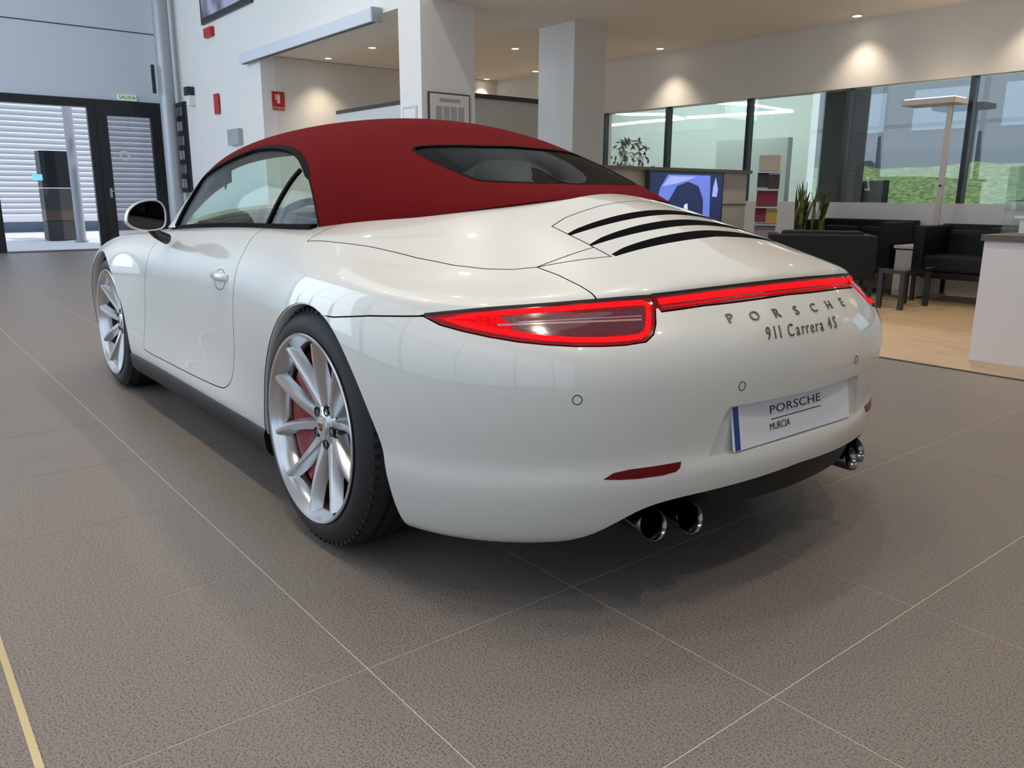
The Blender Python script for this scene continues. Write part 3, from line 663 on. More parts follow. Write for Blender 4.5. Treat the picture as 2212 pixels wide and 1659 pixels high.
# strips that lie on the skin --------------------------------------------------
def on_skin(pts, lift, skin=SK):
    out = []
    for p in pts:
        N, d, co = skin.normal(Vector(p)); out.append((co + N*lift, N))
    return out
def ribbon(name, pts, width, lift, m, parent, skin=SK, closed=False, thick=0.0012):
    """flat band of given width following pts on the skin"""
    Q = on_skin(pts, 0, skin); n = len(Q); V = []; F = []
    for i in range(n):
        a = Q[(i-1) % n][0] if closed or i else Q[i][0]; b = Q[(i+1) % n][0] if closed or i < n-1 else Q[i][0]
        t = (b-a).normalized(); N = Q[i][1]; s = t.cross(N).normalized(); w = (width[i] if isinstance(width, (list, tuple)) else width)/2
        c = Q[i][0]
        V += [c - s*w - N*thick, c - s*w + N*lift, c + s*w + N*lift, c + s*w - N*thick]
    for i in range(n if closed else n-1):
        j = (i+1) % n
        for k in range(4): F.append((i*4+k, i*4+(k+1) % 4, j*4+(k+1) % 4, j*4+k))
    if not closed: F += [(3,2,1,0), tuple((n-1)*4+k for k in range(4))]
    bmx = bmesh.new(); vv = [bmx.verts.new(v) for v in V]
    for f in F: bmx.faces.new([vv[i] for i in f])
    return from_bm(name, bmx, m, parent)
def patch(name, outline, lift, m, parent, skin=SK, n=1):
    """filled thin panel on the skin: fan of rings towards the centre, each vertex snapped to the skin"""
    P = [Vector(p) for p in outline]; c = sum(P, Vector())/len(P); V = []; F = []; rings = 5; m_ = len(P)
    for r_ in range(rings):
        for p in P:
            q, N = on_skin([p.lerp(c, r_/rings)], 0, skin)[0]; V.append(q + N*lift)
    q, N = on_skin([c], 0, skin)[0]; V.append(q + N*lift)
    for r_ in range(rings-1):
        for i in range(m_): F.append((r_*m_+i, r_*m_+(i+1) % m_, (r_+1)*m_+(i+1) % m_, (r_+1)*m_+i))
    for i in range(m_): F.append(((rings-1)*m_+i, (rings-1)*m_+(i+1) % m_, rings*m_))
    base = len(V)
    for p in P:
        q, N = on_skin([p], 0, skin)[0]; V.append(q - N*.002)
    for i in range(m_): F.append((i, base+i, base+(i+1) % m_, (i+1) % m_))
    bmx = bmesh.new(); vv = [bmx.verts.new(v) for v in V]
    for f in F: bmx.faces.new([vv[i] for i in f])
    o = from_bm(name, bmx, m, parent); smooth_angle(o, 40); return o
def shrink(pts, f):
    c = sum((Vector(p) for p in pts), Vector())/len(pts); return [Vector(p).lerp(c, f) for p in pts]
# ---------------------------------------------------------------- soft top and glass
TOP = [
 [(-.285,0,.985),(-.255,0,1.002),(-.21,0,1.012),(-.15,0,1.020),(-.09,0,1.028),(-.03,0,1.040)],
 [(-.272,.15,.982),(-.24,.145,1.000),(-.165,.13,1.018),(-.08,.10,1.038),(.01,.055,1.064),(.09,0,1.092)],
 [(-.235,.30,.972),(-.195,.285,.996),(-.085,.25,1.034),(.03,.19,1.074),(.12,.10,1.114),(.20,0,1.146)],
 [(-.120,.46,.945),(-.080,.448,.978),(.03,.41,1.048),(.14,.32,1.108),(.24,.17,1.158),(.31,0,1.186)],
 [(.140,.615,.905),(.160,.602,.948),(.22,.555,1.032),(.29,.455,1.115),(.36,.26,1.187),(.42,0,1.222)],
 [(.340,.706,.872),(.350,.684,.93),(.38,.64,1.02),(.43,.55,1.118),(.49,.34,1.212),(.55,0,1.255)],
 [(.65,.722,.866),(.65,.700,.93),(.65,.655,1.03),(.66,.575,1.128),(.68,.36,1.238),(.72,0,1.280)],
 [(.95,.720,.860),(.95,.700,.93),(.95,.66,1.03),(.95,.588,1.132),(.96,.37,1.248),(.99,0,1.292)],
 [(1.33,.718,.853),(1.31,.702,.92),(1.29,.662,1.03),(1.27,.590,1.138),(1.28,.37,1.243),(1.30,0,1.282)],
 [(1.765,.730,.843),(1.735,.706,.902),(1.665,.645,1.010),(1.575,.555,1.125),(1.56,.36,1.203),(1.58,0,1.243)],
 [(1.81,.715,.838),(1.81,.67,.88),(1.785,.59,.965),(1.73,.50,1.055),(1.75,.31,1.122),(1.78,0,1.152)],
 [(1.83,.69,.830),(1.88,.63,.845),(1.93,.54,.862),(1.98,.42,.875),(2.04,.24,.888),(2.09,0,.896)],
]
TS = surf(TOP, 8, 8, 0.03, 0.03, True, False)
bmt = full_bm(TS, (0,)); SKT = Skin(bmt); bmt.free()
def shell(S, o0, o1, m, y0rows=(0,), center=True):
    """solid between two offsets (inward, metres) of the roof surface grid S"""
    b = full_bm(S, y0rows, center); b.normal_update(); b.verts.index_update(); b.verts.ensure_lookup_table()
    vs_ = list(b.verts); N = {}
    for v in vs_:
        n_ = SKT.normal(v.co)[0]; N[v.index] = n_
    fs = list(b.faces); inner = {}
    co = {v.index: v.co.copy() for v in vs_}
    for v in vs_: inner[v.index] = b.verts.new(co[v.index] - N[v.index]*o1)
    bes = [(e.verts[0], e.verts[1], e.link_faces[0]) for e in b.edges if len(e.link_faces) == 1]
    for f in fs: b.faces.new([inner[v.index] for v in reversed(f.verts)])
    for v in vs_: v.co = co[v.index] - N[v.index]*o0
    for a, c, f in bes:
        try: b.faces.new((a, c, inner[c.index], inner[a.index]))
        except ValueError: pass
    bmesh.ops.recalc_face_normals(b, faces=b.faces)
    if b.calc_volume(signed=True) < 0: bmesh.ops.reverse_faces(b, faces=b.faces)
    q = bpy.data.meshes.new('shell'); b.to_mesh(q); b.free(); q.materials.append(m); return q
nrow = TS.shape[0]; hdr = 9*8                       # header row index (A-pillar / header line)
roof_me = shell(TS[:hdr+1], 0, .016, M_red)
# side window opening (from the photograph, on the roof surface), extended below the belt
win_px = [(535,327),(565,319),(600,317),(628,322),(645,335),(657,356),(668,388),(677,425),(684,462),(689,489)]
winL = pxs(win_px, SKT); winL = [p for p in winL if p is not None]
R9 = surf(TOP, 8, 8, .03, .03, True, False, [9.0], [.1, .6, 1.1, 1.6, 2.1, 2.5])[0]
frontL = [Vector((p[0]-.030, 0, p[2])) for p in R9]                 # the opening runs up behind the A-pillar
win_out = bez(frontL + [Vector((p.x, 0, p.z)) for p in winL], 3)
win_poly = win_out + [Vector((win_out[-1].x, 0, .78)), Vector((win_out[0].x+.02, 0, .78))]
for sy in (1, -1):
    roof_me = boolean(roof_me, prism(win_poly, (0, sy, 0), .40, 1.0, M_trim), 'DIFFERENCE')
rw_px = [(1120,317),(1040,315),(960,314),(915,315.5),(893,320),(900,329),(930,345),(960,359),(985,370),(1008,380),(1030,388),(1060,391.5),(1120,394),(1180,395.5),(1225,396)]
rwL = pxs(rw_px, SKT); rwL[0].y = 0; rwL[-1].y = 0
rwL = bez(rwL, 3); rwL[0].y = 0; rwL[-1].y = 0
rwF = list(rwL) + [Vector((p.x, -p.y, p.z)) for p in reversed(rwL[1:-1])]
dW = Vector((-.42, 0, .9)).normalized(); q0, q1 = depth_range(rwF, dW, .15, .15)
roof_me = boolean(roof_me, prism(rwF, dW, q0, q1, M_trim), 'DIFFERENCE')
roof = finish('soft_top', roof_me, M_red, car, SKT)
roof['label'] = 'taut red canvas folding roof'
# inner faces of the roof = dark headliner colour
roof.data.materials.append(M_trim); roof.data.materials.append(M_paint); NP_ = len(roof.data.materials)-1
for p in roof.data.polygons:
    if p.material_index == 0:
        N, d, co = SKT.normal(p.center)
        if d > .008: p.material_index = NP_-1
        elif p.center.x > 1.42 and p.center.z < 1.09 and abs(p.center.y) > .5: p.material_index = NP_     # painted A-pillar ahead of the window
rg_me = boolean(shell(TS[:hdr+1], .003, .007, M_rearglass), prism(off3(rwF, dW, .004), dW, q0, q1, M_rearglass), 'INTERSECT')
rg = finish('rear_window', rg_me, M_rearglass, roof, SKT, tol=.005); rg['label'] = 'dark tinted heated rear window'
def on_roof(pts): return [SKT.normal(Vector(p))[2] for p in pts]
ribbon('window_seal', rwF, .010, .0015, M_seal, roof, SKT, closed=True)
# side glass: door pane + quarter pane, split by a bar
gl = shell(TS[:hdr+1], .006, .010, M_carglass)
splitA, splitB = SKT.px(648, 364), SKT.px(573, 491)
sdir = (splitA - splitB); sdir.y = 0
def lineclip(poly, A, B, side):
    out = []; n = len(poly); f = lambda p: ((B.x-A.x)*(p.z-A.z)-(B.z-A.z)*(p.x-A.x))*side
    for i in range(n):
        p, q = poly[i], poly[(i+1) % n]; fp, fq = f(p), f(q)
        if fp >= 0: out.append(p)
        if fp*fq < 0: out.append(p.lerp(q, fp/(fp-fq)))
    return out
big = off3(win_poly, (0, 1, 0), .004)
for sy in (1, -1):
    for side, nm, dd in ((1, 'quarter_window', .006), (-1, 'door_window', .006)):
        pp = lineclip(win_poly, splitB, splitA, side)
        g_ = boolean(gl, prism(off3(pp, (0, 1, 0), .001), (0, sy, 0), .40, 1.0, M_carglass), 'INTERSECT')
        if len(g_.polygons): finish(nm, g_, M_carglass, car, SKT, tol=.012)
    # window divider, upper seal, belt trim
    dv = [Vector((splitB.x+(splitA.x-splitB.x)*k/10, sy*.9, splitB.z+(splitA.z-splitB.z)*k/10)) for k in range(11)]
    dv = [SKT.cast(p, (0, -sy, 0)) for p in dv]
    ribbon('window_divider', dv, .016, .001, M_seal, car, SKT, thick=.010)
    arc = [SKT.cast((p.x, sy*.9, p.z), (0, -sy, 0)) for p in win_out]
    n_ = len(arc)
    ribbon('window_seal', arc, [.024 if i < n_*.78 else .006 for i in range(n_)], .001, M_seal, car, SKT, thick=.012)
    belt = [Vector((.33+(1.76-.33)*k/24, 0, 0)) for k in range(25)]
    bl_ = []
    for p in belt:
        h_ = SK.cast((p.x, sy*.715, 1.5), (0, 0, -1)); bl_.append(h_)
    V_, F_ = [], []
    for p in bl_:
        for dy, dz in ((-.02, -.02), (-.02, .016), (.006, .013), (.010, -.02)): V_.append((p.x, p.y+dy*sy, p.z+dz))
    for i in range(len(bl_)-1):
        for k in range(4): F_.append((i*4+k, i*4+(k+1) % 4, (i+1)*4+(k+1) % 4, (i+1)*4+k))
    F_ += [(0,1,2,3), tuple((len(bl_)-1)*4+k for k in (3,2,1,0))]
    bmx = bmesh.new(); vv = [bmx.verts.new(v) for v in V_]
    for f in F_: bmx.faces.new([vv[i] for i in f])
    from_bm('belt_trim', bmx, M_seal, car)
# windscreen: frame (A-pillars + header + cowl) and glass
def sub(ts, tl): return surf(TOP, 8, 8, 0.03, 0.03, True, False, ts, tl)
frames = [shell(sub(np.linspace(9.0, 9.26, 4), np.linspace(.55, 5, 36)), 0, .022, M_paint, ()), shell(sub(np.linspace(10.85, 11, 3), np.linspace(.55, 5, 36)), 0, .022, M_gloss, ()),
          shell(sub(np.linspace(9.0, 11, 17), np.linspace(0, .56, 6)), 0, .022, M_paint, (), False)]
bb = bmesh.new()
for q in frames: bb.from_mesh(q)
fr_me = bpy.data.meshes.new('windscreen_frame'); bb.to_mesh(fr_me); bb.free(); fr_me.materials.append(M_paint)
wf = finish('windscreen_frame', fr_me, M_paint, car, SKT)
wf.data.materials.append(M_trim)
for p in wf.data.polygons:
    N, d, co = SKT.normal(p.center)
    if d > .008: p.material_index = 1
finish('windscreen', shell(sub(np.linspace(9.24, 10.9, 15), np.linspace(.53, 5, 36)), .005, .010, M_carglass, ()), M_carglass, car, SKT, tol=.006)

# pale pillar and header lining just inside the glass
for sy in (1, -1):
    q_ = shell(sub(np.linspace(8.9, 10.0, 10), np.linspace(.12, 3.25, 22)), .022, .040, M_trim, (), False)
    b_ = bmesh.new(); b_.from_mesh(q_); bmesh.ops.delete(b_, geom=[v for v in b_.verts if v.co.y*sy < 0], context='VERTS'); b_.to_mesh(q_); b_.free()
    finish('pillar_lining', q_, M_trim, car, SKT, tol=0)
finish('header_lining', shell(sub(np.linspace(8.86, 9.5, 8), np.linspace(3.1, 5, 16)), .022, .040, M_trim, ()), M_trim, car, SKT, tol=0)
# ---------------------------------------------------------------- wheels (axis = local Y, outboard = +Y)
def make_wheel(rt, width, rr, rear):
    w = empty('wheel'); w.parent = car
    T = [(.252,-.018),(.268,-.008),(.280,-.003),(.298,-.004),(.316,-.012),(rt-.014,-.026),(rt-.005,-.045),(rt,-.070)]
    grooves = []
    for g in (.27, .42, .58, .73):
        y = -width*g; grooves += [(rt,y+.006),(rt-.008,y+.005),(rt-.008,y-.005),(rt,y-.006)]
    T += grooves + [(rt,-width+.070),(rt-.005,-width+.045),(rt-.014,-width+.026),(.315,-width),(.285,-width+.002),(.252,-width+.016)]
    ty = lathe('tyre', T, M_tyre, w, 96, 'Y')
    # sidewall tread blocks: short sipes around the shoulder
    bmx = bmesh.new()
    for k in range(72):
        a = 2*math.pi*k/72
        bm_box(bmx, (rt-.0098, -.040, 0), (.008, .030, .012), M=Matrix.Rotation(-a, 4, 'Y'))
    from_bm('tread_blocks', bmx, M_tyre, ty)
    lathe('rim', [(.2625,-.010),(.2695,-.006),(.2715,0.0),(.2685,.003),(.2620,.001),(.2575,-.006),(.2520,-.016),(.2440,-.024),(.2390,-.060),(.2420,-.060),(.2470,-.05),(.2540,-.024)], M_alloy, w, 96, 'Y', closed=True)
    lathe('rim_barrel', [(.2390,-.060),(.2340,-.085),(.2280,-width+.03),(.2440,-width+.012),(.2620,-width+.012),(.2625,-width+.02),(.235,-width+.04),(.2400,-.085),(.2420,-.060)], M_barrel, w, 96, 'Y', closed=True)
    # spokes: five V pairs meeting at the hub
    hub_y = -.052
    A0 = R(77)
    for pr_ in range(5):
        base = A0 + 2*math.pi*pr_/5
        for s in (-1, 1):
            V = []; F = []; n = 12
            for i in range(n+1):
                t = i/n; rad = .052 + (.2495-.052)*t
                ang = base + s*(R(15.5) + R(4.8)*t**1.3 - R(1.0)*math.sin(math.pi*t))
                ht = .0075*(1-t)**1.5 + .0042; hb = .010*(1-t)**2 + .0150 + .0065*t
                y = hub_y + (.047)*t**1.25 + .006*math.sin(math.pi*t); dep = .040 - .010*t
                c = Vector((math.cos(ang)*rad, 0, math.sin(ang)*rad)); tg = Vector((-math.sin(base+s*R(18)), 0, math.cos(base+s*R(18))))
                pts = [(-hb, y-dep), (-ht-.004, y-.005), (-ht, y), (ht, y), (ht+.004, y-.005), (hb, y-dep)]      # narrow ridge, broad sloping flanks
                for (q, yy) in pts: V.append((c.x+tg.x*q, yy, c.z+tg.z*q))
            for i in range(n):
                for k in range(6): F.append((i*6+k, i*6+(k+1) % 6, (i+1)*6+(k+1) % 6, (i+1)*6+k))
            F += [tuple(range(5,-1,-1)), tuple(n*6+k for k in range(6))]
            bmx = bmesh.new(); vv = [bmx.verts.new(v) for v in V]
            for f in F: bmx.faces.new([vv[i] for i in f])
            o = from_bm('spoke', bmx, M_alloy, w); smooth_angle(o, 28)
    hub = lathe('hub', [(0,-.046),(.030,-.046),(.034,-.048),(.060,-.052),(.070,-.058),(.072,-.075),(.072,-.10),(0,-.10)], M_alloy, w, 48, 'Y')
    cap = lathe('centre_cap', [(0,-.0405),(.020,-.041),(.029,-.043),(.031,-.046)], M_alloy, w, 40, 'Y')
    # crest: small gold shield with red and black quarters
    sh = [(-.011,.012),(.011,.012),(.011,-.002),(.007,-.010),(0,-.016),(-.007,-.010),(-.011,-.002)]
    mesh('crest', [(x, -.0395, z) for x, z in sh] + [(x, -.042, z) for x, z in sh], [tuple(range(7))] + [(i, (i+1) % 7, 7+(i+1) % 7, 7+i) for i in range(7)], M_gold, cap)
    for (x0, z0, mm) in ((-.0095, .001, M_caliper), (.0015, -.009, M_caliper), (.0015, .001, M_ink), (-.0095, -.009, M_ink)):
        mesh('crest_quarter', [(x0, -.0388, z0), (x0+.008, -.0388, z0), (x0+.008, -.0388, z0+.008), (x0, -.0388, z0+.008), (x0, -.040, z0), (x0+.008, -.040, z0), (x0+.008, -.040, z0+.008), (x0, -.040, z0+.008)], [(0,1,2,3),(0,4,5,1),(1,5,6,2),(2,6,7,3),(3,7,4,0)], mm, cap)
    for k in range(5):
        a = A0 + R(36) + 2*math.pi*k/5
        lathe('wheel_bolt', [(0,-.056),(.008,-.056),(.010,-.060),(.010,-.080)], M_chrome, w, 12, 'Y', loc=(math.cos(a)*.0525, .006, math.sin(a)*.0525))
        lathe('bolt_recess', [(.010,-.0495),(.0145,-.0475),(.0150,-.056),(.010,-.056)], M_black, w, 16, 'Y', loc=(math.cos(a)*.0525, 0, math.sin(a)*.0525))
    lathe('brake_disc', [(.07,-.115),(.172,-.115),(.174,-.118),(.174,-.145),(.172,-.148),(.07,-.148)], M_disc, w, 64, 'Y', closed=True)
    # caliper: arc block on the forward side
    V = []; F = []; n = 14; a0, a1 = (R(-62), R(62)) if rear else (R(150), R(230))
    for i in range(n+1):
        a = a0 + (a1-a0)*i/n
        for rad, y in ((.105,-.088),(.150,-.058),(.214,-.053),(.225,-.062),(.225,-.160),(.105,-.165)):
            V.append((math.cos(a)*rad, y, math.sin(a)*rad))
    for i in range(n):
        for k in range(6): F.append((i*6+k, i*6+(k+1) % 6, (i+1)*6+(k+1) % 6, (i+1)*6+k))
    F += [tuple(range(5,-1,-1)), tuple(n*6+k for k in range(6))]
    bmx = bmesh.new(); vv = [bmx.verts.new(v) for v in V]
    for f in F: bmx.faces.new([vv[i] for i in f])
    smooth_angle(from_bm('brake_caliper', bmx, M_caliper, w), 40)
    return w
wr = make_wheel(.345, .300, .27, True); wf_ = make_wheel(.340, .245, .27, False)
def place(w, x, y, z, side, spin):
    w.location = (x, y*side, z); w.rotation_mode = 'XYZ'
    cam_ = R(1.3)
    Mx = Matrix.Rotation(cam_*side, 4, 'X') @ (Matrix.Rotation(math.pi, 4, 'Z') if side < 0 else Matrix()) @ Matrix.Rotation(spin, 4, 'Y')
    w.rotation_euler = Mx.to_euler()
    return w
place(copy_tree(wr, car), 0, .912, .3455, -1, .3); place(copy_tree(wf_, car), 2.45, .872, .3405, -1, .5)
place(wr, 0, .912, .3455, 1, 0); place(wf_, 2.45, .872, .3405, 1, .25)
wr['label'] = 'silver ten-spoke rear wheel nearest the viewer'
# ---------------------------------------------------------------- tail lamps: lit bands
def both(f):
    for sy, par in ((1, tlamps[0]), (-1, tlamps[1])): f(lambda pts: [Vector((p.x, p.y*sy, p.z)) for p in pts], par)
ring_px = [(962,690),(1000,684.5),(1075,677.5),(1150,671.5),(1220,667),(1290,661),(1350,656.5),(1388,654),(1399,660),(1401,680),(1400,705),(1396,719),(1380,728),(1340,732.5),(1300,734.5),(1240,734.5),(1180,731),(1120,723.5),(1060,713),(1000,700)]
hot_px = [(940,687),(985,685),(1040,681),(1078,684),(1100,700),(1112,719),(1060,712),(1000,700),(960,691)]
smk_px = [(1100,689),(1180,683),(1270,676),(1340,671),(1389,668),(1390,690),(1388,710),(1370,718),(1300,723),(1230,724),(1170,720),(1125,711)]
ringP, hotP, smkP = pxs(ring_px), pxs(hot_px), pxs(smk_px)
clr1, clr2 = pxs([(1075+ (1386-1075)*k/12, 703-(703-691)*k/12) for k in range(13)]), pxs([(1120+(1386-1120)*k/10, 696.5-(696.5-683)*k/10) for k in range(11)])
def lampbits(mv, par):
    patch('smoked_panel', mv(smkP), .0008, M_smoke, par)
    patch('amber_red_cell', mv(hotP), .0010, M_led, par)
    ribbon('led_band', mv(ringP), .013, .0016, M_led2, par, closed=True)
    ribbon('clear_strip', mv(clr1), .0055, .0016, M_clear, par)
    ribbon('clear_strip', mv(clr2), .003, .0014, M_clear, par)
both(lampbits)
zc = (zt_+zb_)/2
def cast_rear(y, z): return SK.cast((-2, y, z), (1, 0, 0))
for dz, wd, mm, nm in ((.002, .016, M_led2, 'led_band'), (-.0105, .004, M_led, 'led_band')):
    ribbon(nm, [cast_rear(y, zc+dz+.0125*(1-(y/.418)**2)) for y in np.linspace(-YB+.004, YB-.004, 33)], wd, .0014, mm, bar_o)
for sy in (1, -1): ribbon('lamp_joint', [cast_rear(sy*y, zc+.001) for y in np.linspace(YB-.008, YB+.010, 6)], (zt_-zb_)+.004, .0011, M_lensmatt, bar_o)
# black seam above the lamps and light bar
seam = pxs([(916,680),(1000,671.5),(1150,659.5),(1290,648.5),(1408,639.5)])
for sy in (1, -1): ribbon('lamp_seal', [Vector((p.x, p.y*sy, p.z)) for p in bez(seam, 6)], .007, .0012, M_gap, car)
ribbon('lamp_seal', [cast_rear(y, zt_+.003+.0125*(1-(y/.418)**2)) for y in np.linspace(-.42, .42, 33)], .007, .0012, M_gap, car)

# ---------------------------------------------------------------- lower tail
def refl_shape(mv, par, nm):
    o = patch('reflector', mv(pxs([(1303,1036),(1325,1022),(1360,1014),(1420,1006),(1471,997),(1469,1010),(1460,1019),(1430,1027),(1380,1034),(1340,1036.5)])), .0012, M_reflector, bumper); o['label'] = nm
refl_shape(lambda p: p, bumper, 'dark red reflector low on the left of the bumper')
refl_shape(flipy, bumper, 'dark red reflector low on the right of the bumper')
for (sx_, sy_) in ((1247, 864), (1603, 834)):
    P = SK.px(sx_, sy_)
    for sgn in (1, -1):
        p = Vector((P.x, P.y*sgn, P.z)); N, d, co = SK.normal(p); e1 = N.cross(Vector((0, 0, 1))).normalized(); e2 = e1.cross(N)
        ribbon('parking_sensor', [co + (e1*math.cos(a)+e2*math.sin(a))*.0105 for a in np.linspace(0, 2*math.pi, 17)[:-1]], .0018, .0008, M_gap, bumper, closed=True)
# diffuser
ys = np.linspace(-.60, .60, 49); V = []; F = []
def tz(y):
    y = abs(y); pts = [(p.x, p.y) for p in tc_]
    for (a, b), (c, d) in zip(pts, pts[1:]):
        if a <= y <= c: return b + (d-b)*(y-a)/(c-a)
    return pts[-1][1]
for y in ys:
    z = tz(y); h = SK.cast((-2, y, z+.012), (1, 0, 0)); x = h.x
    ay = abs(y); k = max(0.0, min(1.0, (ay-.27)/.05))
    zb = .248 + (.036 + max(0, .02))*k*0 + .012*k if ay < .60 else z-.01
    zb = min(zb, z-.006) if k < 1 else z-.012
    V += [(x+.012, y, z+.004), (x+.016, y, (z+zb)/2), (x+.030, y, zb), (x+.08, y, zb-.004), (x+.40, y, zb-.02 if k < .5 else z+.0), (x+.40, y, z+.02), (x+.012, y, z+.012)]
for i in range(len(ys)-1):
    for k in range(7): F.append((i*7+k, i*7+(k+1) % 7, (i+1)*7+(k+1) % 7, (i+1)*7+k))
F += [tuple(range(7)), tuple((len(ys)-1)*7+k for k in range(6, -1, -1))]
bmx = bmesh.new(); vv = [bmx.verts.new(v) for v in V]
for f in F: bmx.faces.new([vv[i] for i in f])
smooth_angle(from_bm('diffuser', bmx, M_black, car), 40)
# twin exhaust tips each side
for sy in (1, -1):
    for (x, y, z) in ((-.895, .462, .240), (-.925, .366, .242)):
        e = empty('exhaust_tip', (x, y*sy, z)); e.parent = car; e.rotation_euler = (0, R(-4), R(-7)*sy)
        # slanted oval tube
        V = []; F = []; n = 28; prof = [(.20, .038), (.06, .041), (.004, .0415), (-.002, .040), (.000, .0375), (.03, .0365), (.16, .034)]
        for (dx, rr_) in prof:
            for k in range(n):
                a = 2*math.pi*k/n; V.append((dx + (.016*math.sin(a) if dx < .05 else 0), math.cos(a)*rr_*1.0, math.sin(a)*rr_*.84))
        for i in range(len(prof)-1):
            for k in range(n): F.append((i*n+k, i*n+(k+1) % n, (i+1)*n+(k+1) % n, (i+1)*n+k))
        smooth_angle(mesh('tip_shell', V, F, M_chrome, e), 60)
        lathe('tip_bore', [(0, .10), (.036, .10), (.0385, .11)], M_gap, e, 24, 'X')
# side skirts (black) and underside
for sy in (1, -1):
    V = []; F = []; xs = np.linspace(.40, 2.06, 30)
    for x in xs:
        h = SK.cast((x, sy*1.5, .262), (0, -sy, 0)); y = abs(h.y)
        t = (x-.40)/1.66
        V += [(x, (y-.004)*sy, .244), (x, (y+.004)*sy, .228-.0*t), (x, (y-.002)*sy, .176), (x, (y-.02)*sy, .150), (x, (y-.12)*sy, .150), (x, (y-.12)*sy, .24)]
    for i in range(len(xs)-1):
        for k in range(6): F.append((i*6+k, i*6+(k+1) % 6, (i+1)*6+(k+1) % 6, (i+1)*6+k))
    F += [tuple(range(6)), tuple((len(xs)-1)*6+k for k in range(5, -1, -1))]
    bmx = bmesh.new(); vv = [bmx.verts.new(v) for v in V]
    for f in F: bmx.faces.new([vv[i] for i in f])
    smooth_angle(from_bm('side_skirt', bmx, M_black, car), 40)
    # wheel-arch lips
    for arch, nm in ((RA, 'arch_lip'), (FA, 'arch_lip')):
        pts = []
        for p in arch:
            if p.y < .16: continue
            h = SK.cast((p.x, sy*1.5, p.y), (0, -sy, 0))
            if h: pts.append(h - Vector((0, .004*sy, 0)))
        V_, F_ = [], []
        cx = sum(p.x for p in pts)/len(pts)
        for i, p in enumerate(pts):
            a = pts[max(0, i-1)]; b = pts[min(len(pts)-1, i+1)]; t = (b-a); nr = Vector((-t.z, 0, t.x)).normalized()
            c = Vector((cx, 0, .34)); 
            if (Vector((p.x, 0, p.z)) - c).dot(nr) > 0: nr = -nr
            for dr, dy in ((-.004, .001), (.004, .002), (.007, -.004), (.008, -.035), (-.004, -.035)): V_.append(p + nr*dr + Vector((0, dy*sy, 0)))
        for i in range(len(pts)-1):
            for k in range(5): F_.append((i*5+k, i*5+(k+1) % 5, (i+1)*5+(k+1) % 5, (i+1)*5+k))
        bmx = bmesh.new(); vv = [bmx.verts.new(v) for v in V_]
        for f in F_: bmx.faces.new([vv[i] for i in f])
        smooth_angle(from_bm(nm, bmx, M_paint, car), 50)
# ---------------------------------------------------------------- number plate
pe = empty('number_plate', (-.953, 0, .4497)); pe.parent = car; pe.rotation_euler = (0, R(9.4), 0)
box('plate_panel', (0, 0, 0), (.008, .520, .112), M_plate, pe, bevel=.002)
box('plate_blue_band', (-.0046, .250, 0), (.001, .020, .106), M_blue, pe)
TM = Matrix(((0, 0, -1, -.0045), (-1, 0, 0, 0), (0, 1, 0, 0), (0, 0, 0, 1)))
text_obj('plate_lettering', 'PORSCHE', M_ink, pe, TM @ Matrix.Translation((.002, .0225, 0)), .030, .0004, sx=1.75, spacing=1.04)
box('plate_rule', (-.0046, -.004, -.0005), (.001, .225, .0022), M_ink, pe)
text_obj('plate_lettering', 'MURCIA', M_ink, pe, TM @ Matrix.Translation((-.073, -.020, 0)), .026, .0004, sx=.92)
# ---------------------------------------------------------------- badges
def skin_text(s, ys_, z0, size, sx=1.0, shear=0.0, ext=.0016, nm='badge_letter'):
    for ch, y in zip(s, ys_):
        if ch == ' ': continue
        co = cast_rear(y, z0); N = SK.normal(co)[0]; ex = Vector((0, -1, 0)); ex = (ex - N*ex.dot(N)).normalized(); ey = N.cross(ex)
        text_obj(nm, ch, M_badge, bumper, frame(co + N*.0012, ex, ey, N), size, ext, shear, sx)
skin_text('PORSCHE', np.linspace(.247, -.247, 7), .710, .036, 1.25)
s9 = '911 Carrera 4S'; adv = {'9': .62, '1': .44, ' ': .34, 'C': .72, 'a': .58, 'r': .42, 'e': .56, '4': .62, 'S': .62}
tot = sum(adv[c] for c in s9); k9 = .325/tot; yy = .1645; pos = []
for c in s9: pos.append(yy - adv[c]*k9/2); yy -= adv[c]*k9
skin_text(s9, pos, .669, .046, .82, .32, .0010, 'script_letter')
